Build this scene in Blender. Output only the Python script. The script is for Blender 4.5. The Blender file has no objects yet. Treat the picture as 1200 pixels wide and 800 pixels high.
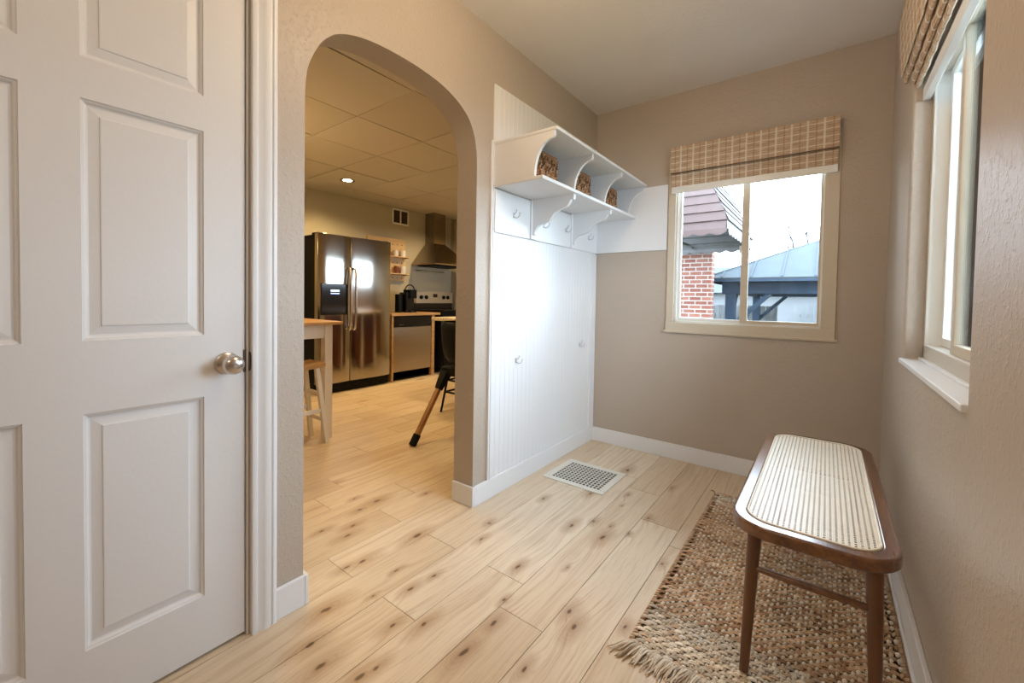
import bpy, bmesh, math, random
from mathutils import Vector, Matrix
random.seed(7)
S = bpy.context.scene
COL = S.collection
PI = math.pi
W, H, KH = 1.667, 2.476, 2.35          # hall width, hall ceiling, kitchen ceiling
TW = 0.135                              # thickness of the arch wall
KX, KY = -3.5, 1.95                     # kitchen far wall, kitchen right wall

# ------------------------------------------------------------------ materials
class NT:
    def __init__(s, name):
        s.m = bpy.data.materials.new(name); s.m.use_nodes = True
        s.t = s.m.node_tree; s.n = s.t.nodes; s.l = s.t.links
        s.b = s.n['Principled BSDF']; s.out = s.n['Material Output']
    def new(s, t, **kw):
        n = s.n.new(t)
        for k, v in kw.items(): setattr(n, k, v)
        return n
    def put(s, sock, v):
        if isinstance(v, bpy.types.NodeSocket): s.l.new(v, sock)
        elif v is not None: sock.default_value = v
    def math(s, op, a, b=None, c=None, clamp=False):
        n = s.new('ShaderNodeMath', operation=op, use_clamp=clamp)
        s.put(n.inputs[0], a)
        if b is not None: s.put(n.inputs[1], b)
        if c is not None: s.put(n.inputs[2], c)
        return n.outputs[0]
    def vm(s, op, a, b=None):
        n = s.new('ShaderNodeVectorMath', operation=op)
        s.put(n.inputs[0], a)
        if b is not None: s.put(n.inputs[1], b)
        return n.outputs['Value'] if op in ('LENGTH', 'DISTANCE', 'DOT_PRODUCT') else n.outputs[0]
    def pos(s):
        return s.new('ShaderNodeNewGeometry').outputs['Position']
    def obj(s):
        return s.new('ShaderNodeTexCoord').outputs['Object']
    def noise(s, vec, scale=5, detail=2, rough=.5, dist=0):
        n = s.new('ShaderNodeTexNoise'); s.put(n.inputs['Vector'], vec)
        n.inputs['Scale'].default_value = scale; n.inputs['Detail'].default_value = detail
        n.inputs['Roughness'].default_value = rough; n.inputs['Distortion'].default_value = dist
        return n.outputs['Fac']
    def ramp(s, fac, stops):
        n = s.new('ShaderNodeValToRGB'); e = n.color_ramp.elements
        while len(e) < len(stops): e.new(.5)
        for i, (p, c) in enumerate(stops):
            e[i].position = p; e[i].color = (*c, 1) if len(c) == 3 else c
        s.put(n.inputs[0], fac); return n.outputs[0]
    def mix(s, f, a, b, blend='MIX'):
        n = s.new('ShaderNodeMix', data_type='RGBA', blend_type=blend)
        s.put(n.inputs[0], f)
        s.put(n.inputs[6], (*a, 1) if isinstance(a, tuple) and len(a) == 3 else a)
        s.put(n.inputs[7], (*b, 1) if isinstance(b, tuple) and len(b) == 3 else b)
        return n.outputs[2]
    def map(s, v, a, b, c=0., d=1.):
        n = s.new('ShaderNodeMapRange'); s.put(n.inputs[0], v)
        for i, x in enumerate((a, b, c, d)): n.inputs[i+1].default_value = x
        return n.outputs[0]
    def sep(s, v):
        n = s.new('ShaderNodeSeparateXYZ'); s.put(n.inputs[0], v); return n.outputs
    def comb(s, x=0., y=0., z=0.):
        n = s.new('ShaderNodeCombineXYZ')
        for i, v in enumerate((x, y, z)): s.put(n.inputs[i], v)
        return n.outputs[0]
    def bump(s, h, strength=.3, dist=.01):
        n = s.new('ShaderNodeBump'); n.inputs['Strength'].default_value = strength
        n.inputs['Distance'].default_value = dist
        s.put(n.inputs['Height'], h); s.l.new(n.outputs[0], s.b.inputs['Normal'])
    def set(s, color=None, rough=None, metal=None, **kw):
        if color is not None: s.put(s.b.inputs['Base Color'], (*color, 1) if isinstance(color, tuple) and len(color) == 3 else color)
        if rough is not None: s.put(s.b.inputs['Roughness'], rough)
        if metal is not None: s.put(s.b.inputs['Metallic'], metal)
        for k, v in kw.items(): s.put(s.b.inputs[k.replace('_', ' ')], v)
        return s

def simple(name, c, rough=.5, metal=0., var=.06, scale=8, bump=0, bscale=200, **kw):
    t = NT(name); p = t.obj()
    f = t.noise(p, scale, 3)
    a = tuple(x*(1-var) for x in c); b = tuple(min(1, x*(1+var)) for x in c)
    t.set(t.mix(f, a, b), rough, metal, **kw)
    if bump: t.bump(t.noise(p, bscale, 2), bump, .002)
    return t.m

def wall_paint(name, c, bstr=.5, rough=.5):
    t = NT(name); p = t.pos()
    n1 = t.noise(p, 1.6, 3, .6)
    col = t.mix(n1, tuple(x*.93 for x in c), tuple(x*1.05 for x in c))
    n2 = t.noise(p, 62, 4, .6); n3 = t.noise(p, 170, 2, .5); n4 = t.noise(p, 6, 3, .6)
    v = t.math('ADD', t.map(n2, .5, .75), t.math('MULTIPLY', n3, .35))
    v = t.math('ADD', v, t.math('MULTIPLY', n4, .5))
    t.set(col, rough); t.bump(v, bstr, .0035)
    t.b.inputs['Specular IOR Level'].default_value = .5
    return t.m

M = {}
M['wall'] = wall_paint('taupe_textured_paint', (.465, .395, .322), .4, .42)
M['kitchen_wall'] = wall_paint('kitchen_paint', (.46, .41, .29), .1, .6)
M['ceiling'] = wall_paint('ceiling_paint', (.78, .74, .69), .22, .7)
M['white'] = simple('white_trim_paint', (.77, .775, .78), .38, 0, .015, 3)
M['door'] = simple('door_paint', (.71, .705, .70), .42, 0, .02, 3, .12, 90)
M['cream'] = simple('cream_vinyl', (.60, .52, .40), .4, 0, .03, 4)
M['vinyl'] = simple('white_vinyl', (.78, .77, .72), .35, 0, .02, 4)
M['frame2'] = simple('tan_window_frame', (.56, .51, .42), .4, 0, .03, 4)
M['nickel'] = simple('satin_nickel', (.62, .58, .54), .24, 1., .05, 20)
M['chrome'] = simple('chrome', (.7, .7, .7), .15, 1., .02, 20)
M['bronze'] = simple('dark_bronze', (.10, .07, .05), .4, .8, .1, 20)
M['black'] = simple('black_plastic', (.006, .006, .006), .5, 0, .2, 9)
M['gloss_black'] = simple('gloss_black', (.008, .008, .009), .12, 0, .1, 9)
M['dark_hole'] = simple('hole_shade_black', (.01, .01, .01), .9, 0, .2, 9)  # near-black colour painted in for the shade inside holes and gaps
M['whitewood'] = simple('white_painted_wood', (.82, .79, .72), .5, 0, .04, 9)
M['ceramic'] = simple('white_ceramic', (.75, .72, .66), .2, 0, .04, 9)
M['register'] = simple('ivory_enamel', (.74, .72, .64), .4, 0, .03, 9)
M['hook'] = simple('antique_white_hook', (.60, .60, .61), .35, .3, .3, 60)

def steel(name, c, rough, streak=140):
    t = NT(name); p = t.obj(); x = t.sep(p)
    v = t.comb(t.math('MULTIPLY', x[0], 2), t.math('MULTIPLY', x[1], 1.2), t.math('MULTIPLY', x[2], streak))
    f = t.noise(v, 1.0, 3)
    w = t.noise(p, 1.6, 1)
    t.set(t.mix(f, tuple(a*.9 for a in c), c), t.map(f, 0, 1, rough*.85, rough*1.2), 1.)
    t.bump(t.math('ADD', t.math('MULTIPLY', f, .01), t.math('MULTIPLY', w, .55)), .5, .012)
    return t.m
M['steel'] = steel('brushed_stainless', (.55, .51, .45), .11)
M['steel2'] = steel('stainless_hood', (.34, .29, .23), .13)
M['steel_dw'] = steel('stainless_dishwasher', (.50, .43, .33), .34)
M['steel_matte'] = steel('stainless_matte', (.72, .66, .56), .42)

def wood(name, base, dark, rough=.45, axis=1, scale=26, stretch=.06, bump=.1, amt=1., **kw):
    t = NT(name); p = t.obj(); x = t.sep(p)
    s = [1., 1., 1.]; s[axis] = stretch
    wv = t.vm('MULTIPLY', p, tuple(s))
    n = t.noise(wv, scale, 4, .6, .6); n2 = t.noise(wv, scale*4.5, 3, .6)
    f = t.math('ADD', t.map(n, .35, .72), t.math('MULTIPLY', t.map(n2, .5, .8), .5), clamp=True)
    t.set(t.mix(t.math('MULTIPLY', f, amt), base, dark), rough, **kw)
    t.bump(n2, bump, .001)
    return t.m
M['walnut'] = wood('bench_wood', (.20, .080, .026), (.075, .025, .008), .24, 1, 22, .08, .06, .9, Coat_Weight=.6, Coat_Roughness=.18)
M['walnut_leg'] = wood('bench_leg_wood', (.15, .062, .024), (.055, .020, .008), .34, 2, 22, .08, .12, .9)
M['pine'] = wood('pine_wood', (.60, .37, .16), (.38, .2, .07), .4, 1, 14, .06)
M['ply'] = wood('pegboard_wood', (.70, .50, .26), (.52, .33, .14), .5, 1, 10, .05)
M['butcher'] = wood('butcher_block', (.58, .36, .16), (.40, .22, .08), .35, 1, 18, .06)
M['redwood'] = wood('reddish_cabinet', (.22, .07, .03), (.12, .035, .015), .4, 2, 14, .06)
M['oak_leg'] = wood('oak_leg', (.42, .21, .075), (.26, .11, .035), .4, 2, 14, .06)
M['fencewood'] = wood('grey_fence_wood', (.10, .105, .105), (.055, .055, .055), .9, 2, 14, .06, .3)

# floor: planks with measured knots
KNOTS = [(.176,-1.426,.7),(.228,-1.553,.9),(.238,-1.051,1.1),(.486,-1.195,1.5),(.409,-.839,1.3),(.553,-1.095,1.0),(.634,-1.083,.7),
 (.645,-1.194,1.7),(.624,-1.487,.6),(.467,-1.603,1.2),(.538,-1.785,.8),(.576,-1.893,1.3),(.746,-1.685,1.3),(.793,-1.742,1.5),
 (.924,-1.632,.9),(.753,-1.97,1.1),(.745,-.474,.9),(.449,-.391,1.8),(.577,-.718,.8),(.750,-.890,.9),(.917,-1.216,.9),
 (-.098,-1.158,.8),(.728,-1.089,.6),(.599,-.853,.5),(-.426,-1.637,1.8),(-.414,-1.747,1.2),(-.379,-1.964,1.2),(-.256,-1.911,1.5),
 (-.31,-1.852,1.2),(-.015,-1.71,1.8),(-.043,-1.974,1.7),(-.059,-2.039,1.2),(.109,-1.923,.8),(.159,-2.068,.6),(.091,-2.207,1.9),
 (.189,-2.312,1.7),(.286,-2.332,1.8),(.405,-2.284,1.6),(.416,-2.236,1.2),(.323,-2.107,1.2),(.234,-1.957,1.2),(.40,-2.038,1.4),
 (.248,-1.856,.9),(.167,-1.427,1.0),(.229,-1.55,1.0),(.574,-1.895,1.2),(.578,-2.037,1.8),(.536,-1.786,.8),(-.295,-1.416,1.0),(-.54,-1.694,.9)]
def floor_mat():
    t = NT('oak_plank_floor'); p = t.pos()
    at = t.new('ShaderNodeAttribute', attribute_name='plank'); rnd = at.outputs['Color']
    r = t.sep(rnd)
    ps = t.vm('MULTIPLY', p, (1, .42, 0))
    # a little wobble so knots are not perfect ellipses
    nz = t.new('ShaderNodeTexNoise'); t.put(nz.inputs['Vector'], p); nz.inputs['Scale'].default_value = 26
    wob = t.vm('MULTIPLY', t.vm('SUBTRACT', nz.outputs['Color'], (.5, .5, .5)), (.012, .012, 0))
    ps = t.vm('ADD', ps, wob)
    d = None
    for (kx, ky, kr) in KNOTS:
        q = t.math('MULTIPLY', t.vm('DISTANCE', ps, (kx, ky*.42, 0)), 1/(.0042*kr))
        d = q if d is None else t.math('MINIMUM', d, q)
    # further knots, scattered, per plank
    off = t.vm('ADD', t.vm('MULTIPLY', p, (1, .42, 0)), t.vm('MULTIPLY', rnd, (7, 7, 7)))
    vo = t.new('ShaderNodeTexVoronoi'); t.put(vo.inputs['Vector'], t.vm('ADD', off, wob)); vo.inputs['Scale'].default_value = 4.2
    keep = t.math('GREATER_THAN', t.sep(vo.outputs['Color'])[0], .35)
    px = t.sep(p)
    kitchen = t.math('LESS_THAN', px[0], -.45)
    d2 = t.math('MULTIPLY', vo.outputs['Distance'], 40)
    d2 = t.math('ADD', d2, t.math('MULTIPLY', t.math('SUBTRACT', 1., t.math('MULTIPLY', keep, kitchen)), 60))
    d = t.math('MINIMUM', d, d2)
    infl = t.math('POWER', 2.718, t.math('MULTIPLY', d, -.16))       # wide field that bends the grain
    g = t.vm('ADD', t.vm('MULTIPLY', p, (1, .05, 1)), t.vm('MULTIPLY', rnd, (3, 5, 0)))
    gx = t.sep(g)
    warp = t.noise(t.vm('ADD', t.vm('MULTIPLY', p, (2.5, .9, 1)), t.vm('MULTIPLY', rnd, (9, 9, 9))), 1.6, 2, .5)
    u = t.math('ADD', gx[0], t.math('MULTIPLY', infl, .045))
    u = t.math('ADD', u, t.math('MULTIPLY', warp, .06))
    fine = t.noise(t.comb(t.math('MULTIPLY', u, 1.), t.math('MULTIPLY', gx[1], .6), 0.), 150, 3, .65)
    coarse = t.noise(t.comb(u, t.math('MULTIPLY', gx[1], .5), 0.), 42, 3, .6)
    cloud = t.noise(t.vm('ADD', t.vm('MULTIPLY', p, (3, 1, 1)), t.vm('MULTIPLY', rnd, (5, 5, 5))), 2.2, 2)
    base = t.ramp(r[0], [(0, (.62, .49, .335)), (.5, (.70, .57, .415)), (1, (.75, .64, .49))])
    grain = t.mix(t.math('MULTIPLY', t.map(coarse, .48, .72), .46), base, (.42, .26, .13))
    grain = t.mix(t.math('MULTIPLY', t.map(fine, .52, .72), .45), grain, (.36, .21, .10))
    grain = t.mix(t.math('MULTIPLY', t.map(cloud, .5, .8), .35), grain, (.80, .68, .52))
    halo = t.map(d, 1.0, 7.5, .66, 0.)
    grain = t.mix(halo, grain, (.36, .20, .10))
    ring = t.math('MULTIPLY', t.map(t.math('SINE', t.math('MULTIPLY', d, 5.2)), .2, 1), t.map(d, 1.5, 6.5, .16, 0.))
    grain = t.mix(ring, grain, (.26, .13, .055))
    core = t.map(d, .75, 1.25, .92, 0.)
    grain = t.mix(core, grain, (.125, .065, .034))
    t.set(grain, t.map(fine, .3, .8, .34, .5))
    t.bump(t.math('SUBTRACT', t.math('MULTIPLY', fine, .4), core), .12, .002)
    t.b.inputs['Specular IOR Level'].default_value = .4
    return t.m
M['floor'] = floor_mat()

def tile_mat():
    t = NT('drop_ceiling_tile'); p = t.pos()
    n = t.noise(p, 90, 2)
    at = t.new('ShaderNodeAttribute', attribute_name='plank')
    c = t.mix(t.sep(at.outputs['Color'])[0], (.52, .48, .40), (.58, .54, .45))
    t.set(c, .45); t.bump(n, .15, .002); return t.m
M['tile'] = tile_mat()

def glass_mat(name, tint=(1, 1, 1), dust=0.):
    t = NT(name)
    tr = t.new('ShaderNodeBsdfTransparent'); tr.inputs[0].default_value = (*tint, 1)
    gl = t.new('ShaderNodeBsdfGlossy'); gl.inputs['Roughness'].default_value = .02
    fr = t.new('ShaderNodeFresnel'); fr.inputs['IOR'].default_value = 1.3
    mx = t.new('ShaderNodeMixShader'); t.l.new(fr.outputs[0], mx.inputs[0]); t.l.new(tr.outputs[0], mx.inputs[1]); t.l.new(gl.outputs[0], mx.inputs[2])
    out = mx.outputs[0]
    if dust:
        df = t.new('ShaderNodeBsdfDiffuse'); df.inputs[0].default_value = (.9, .92, .95, 1)
        m2 = t.new('ShaderNodeMixShader')
        p = t.pos(); n = t.noise(t.vm('MULTIPLY', p, (3, 3, .8)), 4, 4, .6)
        t.put(m2.inputs[0], t.map(n, .45, .75, 0., dust)); t.l.new(out, m2.inputs[1]); t.l.new(df.outputs[0], m2.inputs[2]); out = m2.outputs[0]
    t.l.new(out, t.out.inputs[0]); return t.m
M['glass'] = glass_mat('window_glass', (.97, .99, 1.0), .03)
M['jar_glass'] = glass_mat('jar_glass', (.75, .7, .6))

def emis(name, c, s):
    t = NT(name); t.set((0, 0, 0), .5); t.b.inputs['Emission Color'].default_value = (*c, 1); t.b.inputs['Emission Strength'].default_value = s; return t.m
M['lamp'] = emis('lamp_lens', (1., .82, .5), 30)
M['display'] = emis('dispenser_display', (.45, .6, 1.), 2.2)

def shade_mat(ax):
    """woven bamboo plaid; ax = index of the axis that runs across the shade"""
    t = NT('woven_bamboo_shade_%s' % 'xy'[ax]); p = t.obj(); x = t.sep(p); a = x[ax]; z = x[2]
    def band(v, period, off, w):
        f = t.math('FRACT', t.math('ADD', t.math('DIVIDE', v, period), off))
        return t.math('LESS_THAN', f, w)
    reeds = t.noise(t.comb(t.math('MULTIPLY', a, 18), 0., t.math('MULTIPLY', z, 330)), 1., 2, .6)
    base = t.mix(t.map(reeds, .35, .68), (.52, .35, .22), (.84, .68, .49))
    base = t.mix(t.math('MULTIPLY', band(z, .040, .2, .14), .8), base, (.93, .86, .72))
    base = t.mix(t.math('MULTIPLY', band(z, .040, .62, .05), .5), base, (.30, .16, .08))
    base = t.mix(t.math('MULTIPLY', band(a, .0755, .1, .13), .8), base, (.94, .88, .75))
    base = t.mix(t.math('MULTIPLY', band(a, .0755, .55, .09), .45), base, (.42, .22, .06))
    t.set(base, .75); t.bump(reeds, .5, .002)
    # translucency of the thin reeds
    tl = t.new('ShaderNodeBsdfTranslucent'); t.l.new(base, tl.inputs[0])
    mx = t.new('ShaderNodeMixShader'); mx.inputs[0].default_value = .28
    t.l.new(t.b.outputs[0], mx.inputs[1]); t.l.new(tl.outputs[0], mx.inputs[2]); t.l.new(mx.outputs[0], t.out.inputs[0])
    return t.m
M['shade_x'] = shade_mat(0); M['shade_y'] = shade_mat(1)

def attr_mat(name, rough=.85, bump=.6, bs=260, stretch=(1, 1, 1)):
    t = NT(name); at = t.new('ShaderNodeAttribute', attribute_name='plank')
    p = t.obj(); n = t.noise(t.vm('MULTIPLY', p, stretch), bs, 2)
    c = t.mix(t.map(n, .3, .7, .0, 1.), t.mix(.16, at.outputs['Color'], (.02, .01, .005)), at.outputs['Color'])
    t.set(c, rough); t.bump(n, bump, .002); t.b.inputs['Specular IOR Level'].default_value = .2
    return t.m
M['jute'] = attr_mat('jute_yarn')
M['basket'] = attr_mat('water_hyacinth_weave', .6, .3, 160)
M['cane'] = simple('cane', (.86, .81, .69), .4, 0, .08, 60)
M['cane_bind'] = simple('cane_binding', (.86, .80, .66), .4, 0, .04, 60)

def brick_mat():
    t = NT('brick_wall_outside'); p = t.pos(); x = t.sep(p)
    n = t.new('ShaderNodeTexBrick'); t.put(n.inputs['Vector'], t.comb(t.math('ADD', x[0], x[1]), x[2], 0.))
    n.inputs['Color1'].default_value = (.18, .075, .052, 1); n.inputs['Color2'].default_value = (.13, .045, .033, 1)
    n.inputs['Mortar'].default_value = (.28, .25, .235, 1); n.inputs['Scale'].default_value = 1.
    n.inputs['Brick Width'].default_value = .21; n.inputs['Row Height'].default_value = .078; n.inputs['Mortar Size'].default_value = .009
    t.set(n.outputs[0], .9); return t.m
M['brick'] = brick_mat()
M['aw_pink'] = simple('awning_dusty_rose', (.080, .055, .052), .5, 0, .06, 5)
M['aw_white'] = simple('awning_white', (.105, .10, .105), .5, 0, .03, 5)
M['aw_grey'] = simple('awning_inside_grey', (.065, .065, .064), .6, 0, .06, 5)
M['metal_roof'] = simple('blue_grey_metal_roof', (.044, .054, .062), .85, 0, .22, 3)
M['steel_blue'] = simple('dark_painted_timber', (.022, .035, .055), .6, 0, .3, 6)
M['grass'] = simple('winter_lawn', (.07, .075, .035), .95, 0, .4, 2)
M['siding'] = simple('pale_siding', (.12, .125, .13), .8, 0, .05, 3)
M['shingle'] = simple('grey_shingle', (.05, .056, .062), .9, 0, .2, 6)
M['picket'] = wood('pale_picket', (.14, .15, .15), (.10, .105, .11), .9, 2, 12, .08)
M['bark'] = simple('bare_bark', (.06, .055, .055), .95, 0, .3, 8)

for k_ in ('black', 'metal_roof', 'aw_pink', 'aw_white', 'aw_grey', 'siding', 'shingle', 'brick', 'picket', 'fencewood', 'grass', 'bark', 'steel_blue'):
    M[k_].node_tree.nodes['Principled BSDF'].inputs['Specular IOR Level'].default_value = .12
# ------------------------------------------------------------------ geometry helpers
def tag(o, label=None, cat=None, group=None, kind=None):
    if label: o['label'] = label
    if cat: o['category'] = cat
    if group: o['group'] = group
    if kind: o['kind'] = kind
    return o
def thing(name, label, cat, loc=(0, 0, 0), group=None, rz=0):
    o = bpy.data.objects.new(name, None); o.empty_display_size = .1; COL.objects.link(o)
    o.location = loc; o.rotation_euler = (0, 0, rz)
    return tag(o, label, cat, group)
def mk(name, bm, mat, parent=None, bevel=0, smooth=False, seg=2, kind=None, local=True):
    """link a bmesh as one object; with a parent, coordinates are world ones unless local frame given"""
    me = bpy.data.meshes.new(name)
    bmesh.ops.recalc_face_normals(bm, faces=bm.faces)
    if parent is not None:
        bpy.context.view_layer.update()
        bm.transform(parent.matrix_world.inverted())
    bm.to_mesh(me); bm.free()
    o = bpy.data.objects.new(name, me); COL.objects.link(o)
    mats = mat if isinstance(mat, (list, tuple)) else [mat]
    for m_ in mats: me.materials.append(m_)
    if parent is not None: o.parent = parent
    if smooth:
        for p in me.polygons: p.use_smooth = True
    if bevel:
        m = o.modifiers.new('bevel', 'BEVEL'); m.width = bevel; m.segments = seg; m.limit_method = 'ANGLE'; m.angle_limit = math.radians(35)
        if smooth is False:
            for p in me.polygons: p.use_smooth = True
            try: me.set_sharp_from_angle(angle=math.radians(38))
            except Exception: pass
            m.harden_normals = True
    elif smooth:
        try: me.set_sharp_from_angle(angle=math.radians(50))
        except Exception: pass
    if kind: o['kind'] = kind
    return o
def origin_to_base(o):
    """move a top-level mesh's origin to the middle of its base"""
    me = o.data; vs = [v.co for v in me.vertices]
    c = Vector(((min(v.x for v in vs)+max(v.x for v in vs))/2, (min(v.y for v in vs)+max(v.y for v in vs))/2, min(v.z for v in vs)))
    me.transform(Matrix.Translation(-c)); o.location = c; return o
def box(bm, x0, x1, y0, y1, z0, z1, mi=0):
    vs = [bm.verts.new((x, y, z)) for x in (x0, x1) for y in (y0, y1) for z in (z0, z1)]
    for q in ((0,1,3,2), (4,6,7,5), (0,4,5,1), (2,3,7,6), (0,2,6,4), (1,5,7,3)):
        f = bm.faces.new([vs[i] for i in q]); f.material_index = mi
    return vs
def B(*boxes):
    bm = bmesh.new()
    for b in boxes: box(bm, *b)
    return bm
def ring_frame(a, b):
    d = (Vector(b)-Vector(a)).normalized(); up = Vector((0, 0, 1)) if abs(d.z) < .95 else Vector((1, 0, 0))
    s = d.cross(up).normalized(); return d, s, s.cross(d).normalized()
def cyl(bm, a, b, r0, r1=None, n=16, cap=True):
    r1 = r0 if r1 is None else r1; a = Vector(a); b = Vector(b)
    d, s, u = ring_frame(a, b)
    A = [bm.verts.new(a+(s*math.cos(i*2*PI/n)+u*math.sin(i*2*PI/n))*r0) for i in range(n)]
    Bv = [bm.verts.new(b+(s*math.cos(i*2*PI/n)+u*math.sin(i*2*PI/n))*r1) for i in range(n)]
    for i in range(n): bm.faces.new((A[i], A[(i+1) % n], Bv[(i+1) % n], Bv[i]))
    if cap: bm.faces.new(A[::-1]); bm.faces.new(Bv)
def bar(bm, a, b, w, h, ref=(0, 0, 1), w2=None, h2=None):
    """rectangular bar from a to b; w across, h along ref"""
    a = Vector(a); b = Vector(b); d = (b-a).normalized(); s = d.cross(Vector(ref)).normalized(); u = s.cross(d)
    w2 = w if w2 is None else w2; h2 = h if h2 is None else h2
    A = [bm.verts.new(a+s*x*w/2+u*y*h/2) for x, y in ((-1,-1), (1,-1), (1,1), (-1,1))]
    Bv = [bm.verts.new(b+s*x*w2/2+u*y*h2/2) for x, y in ((-1,-1), (1,-1), (1,1), (-1,1))]
    for i in range(4): bm.faces.new((A[i], A[(i+1) % 4], Bv[(i+1) % 4], Bv[i]))
    bm.faces.new(A[::-1]); bm.faces.new(Bv)
def tube(bm, pts, r, n=8, radii=None):
    pts = [Vector(p) for p in pts]; prev = None; ref = None
    for i, p in enumerate(pts):
        t = (pts[min(i+1, len(pts)-1)]-pts[max(i-1, 0)]).normalized()
        if ref is None:
            ref = Vector((0, 0, 1)) if abs(t.z) < .9 else Vector((1, 0, 0))
        s = t.cross(ref); s = s.normalized() if s.length > 1e-6 else Vector((1, 0, 0)); u = s.cross(t); ref = u
        rr = radii[i] if radii else r
        cur = [bm.verts.new(p+(s*math.cos(k*2*PI/n)+u*math.sin(k*2*PI/n))*rr) for k in range(n)]
        if prev:
            for k in range(n): bm.faces.new((prev[k], prev[(k+1) % n], cur[(k+1) % n], cur[k]))
        else: bm.faces.new(cur[::-1])
        prev = cur
    bm.faces.new(prev)
def lathe(bm, prof, org=(0, 0, 0), axis='z', n=32):
    org = Vector(org); prev = None
    for (r, h) in prof:
        if axis == 'z': f = lambda c, s_: Vector((r*c, r*s_, h))
        elif axis == 'x': f = lambda c, s_: Vector((h, r*c, r*s_))
        else: f = lambda c, s_: Vector((r*c, h, r*s_))
        if r < 1e-6: cur = [bm.verts.new(org+f(1, 0))]
        else: cur = [bm.verts.new(org+f(math.cos(k*2*PI/n), math.sin(k*2*PI/n))) for k in range(n)]
        if prev:
            if len(prev) == 1 and len(cur) == n:
                for k in range(n): bm.faces.new((prev[0], cur[(k+1) % n], cur[k]))
            elif len(cur) == 1 and len(prev) == n:
                for k in range(n): bm.faces.new((prev[k], prev[(k+1) % n], cur[0]))
            elif len(cur) == n:
                for k in range(n): bm.faces.new((prev[k], prev[(k+1) % n], cur[(k+1) % n], cur[k]))
        prev = cur
def prism(bm, outline, axis, a, b):
    """extrude a closed 2-D outline along an axis from a to b"""
    def P(u, v, w):
        return {'x': (w, u, v), 'y': (u, w, v), 'z': (u, v, w)}[axis]
    A = [bm.verts.new(P(u, v, a)) for u, v in outline]; Bv = [bm.verts.new(P(u, v, b)) for u, v in outline]
    n = len(outline)
    f1 = bm.faces.new(A); f2 = bm.faces.new(Bv[::-1])
    for i in range(n): bm.faces.new((A[i], Bv[i], Bv[(i+1) % n], A[(i+1) % n]))
    f1.normal_update(); f2.normal_update()
    if n > 4: bmesh.ops.triangulate(bm, faces=[f1, f2], ngon_method='EAR_CLIP')
def catmull(P, n=6):
    out = []
    for i in range(len(P)-1):
        p0 = P[max(i-1, 0)]; p1 = P[i]; p2 = P[i+1]; p3 = P[min(i+2, len(P)-1)]
        for k in range(n):
            t = k/n
            out.append(tuple(.5*((2*p1[j])+(-p0[j]+p2[j])*t+(2*p0[j]-5*p1[j]+4*p2[j]-p3[j])*t*t+(-p0[j]+3*p1[j]-3*p2[j]+p3[j])*t**3) for j in range(len(p1))))
    out.append(tuple(P[-1])); return out
def rrect(x0, x1, y0, y1, r, n=8):
    o = []
    for (cx, cy, a0) in ((x1-r, y1-r, 0), (x0+r, y1-r, 90), (x0+r, y0+r, 180), (x1-r, y0+r, 270)):
        for k in range(n+1):
            a = math.radians(a0+90*k/n); o.append((cx+r*math.cos(a), cy+r*math.sin(a)))
    return o
def color_faces(o, cols):
    a = o.data.color_attributes.new('plank', 'FLOAT_COLOR', 'CORNER')
    for p, c in zip(o.data.polygons, cols):
        for li in p.loop_indices: a.data[li].color = (*c, 1)
def copy_tree(o, parent=None):
    c = o.copy(); COL.objects.link(c)
    if parent is not None: c.parent = parent
    for ch in list(o.children): copy_tree(ch, c)
    return c
def struct(o, label=None):
    o['kind'] = 'structure'
    if label: o['label'] = label
    return o

# ------------------------------------------------------------------ floor
def build_floor():
    rows = {-1: -2.055, -2: -1.684, -3: -1.446, -4: -1.833, -5: -1.66, 0: -1.676, 1: -2.047, 2: -1.676, 3: -1.821, 4: -.92, 5: -1.066}
    bm = bmesh.new(); cols = []; g = .0011
    rr = random.Random(3)
    for k in range(-20, 10):
        x0 = .011+.178*k; x1 = x0+.178
        x0 = max(x0, KX-.05); x1 = min(x1, W+.02)
        if x1-x0 < .02: continue
        c = rows.get(k, rr.uniform(-1.2, 0)-1)
        y = c - 1.2*math.ceil((c+5.0)/1.2)
        while y < KY+.1:
            ya, yb = max(y, -4.9), min(y+1.2, KY+.05 if x0 < -.1 else .05)
            if yb-ya > .02:
                n0 = len(bm.faces)
                vs = box(bm, x0+g, x1-g, ya+g, yb-g, -.012, 0)
                col = (rr.random(), rr.random(), rr.random())
                cols += [col]*6
            y += 1.2
    n0 = len(bm.faces)
    box(bm, KX-.05, W+.02, -4.9, KY+.05, -.06, -.011); cols += [(0, 0, 0)]*6
    for f in list(bm.faces)[n0:]: f.material_index = 1
    me = bpy.data.meshes.new('floor'); bm.to_mesh(me); bm.free()
    o = bpy.data.objects.new('floor', me); COL.objects.link(o)
    me.materials.append(M['floor']); me.materials.append(M['bronze'])
    color_faces(o, cols); struct(o)
build_floor()

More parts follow.
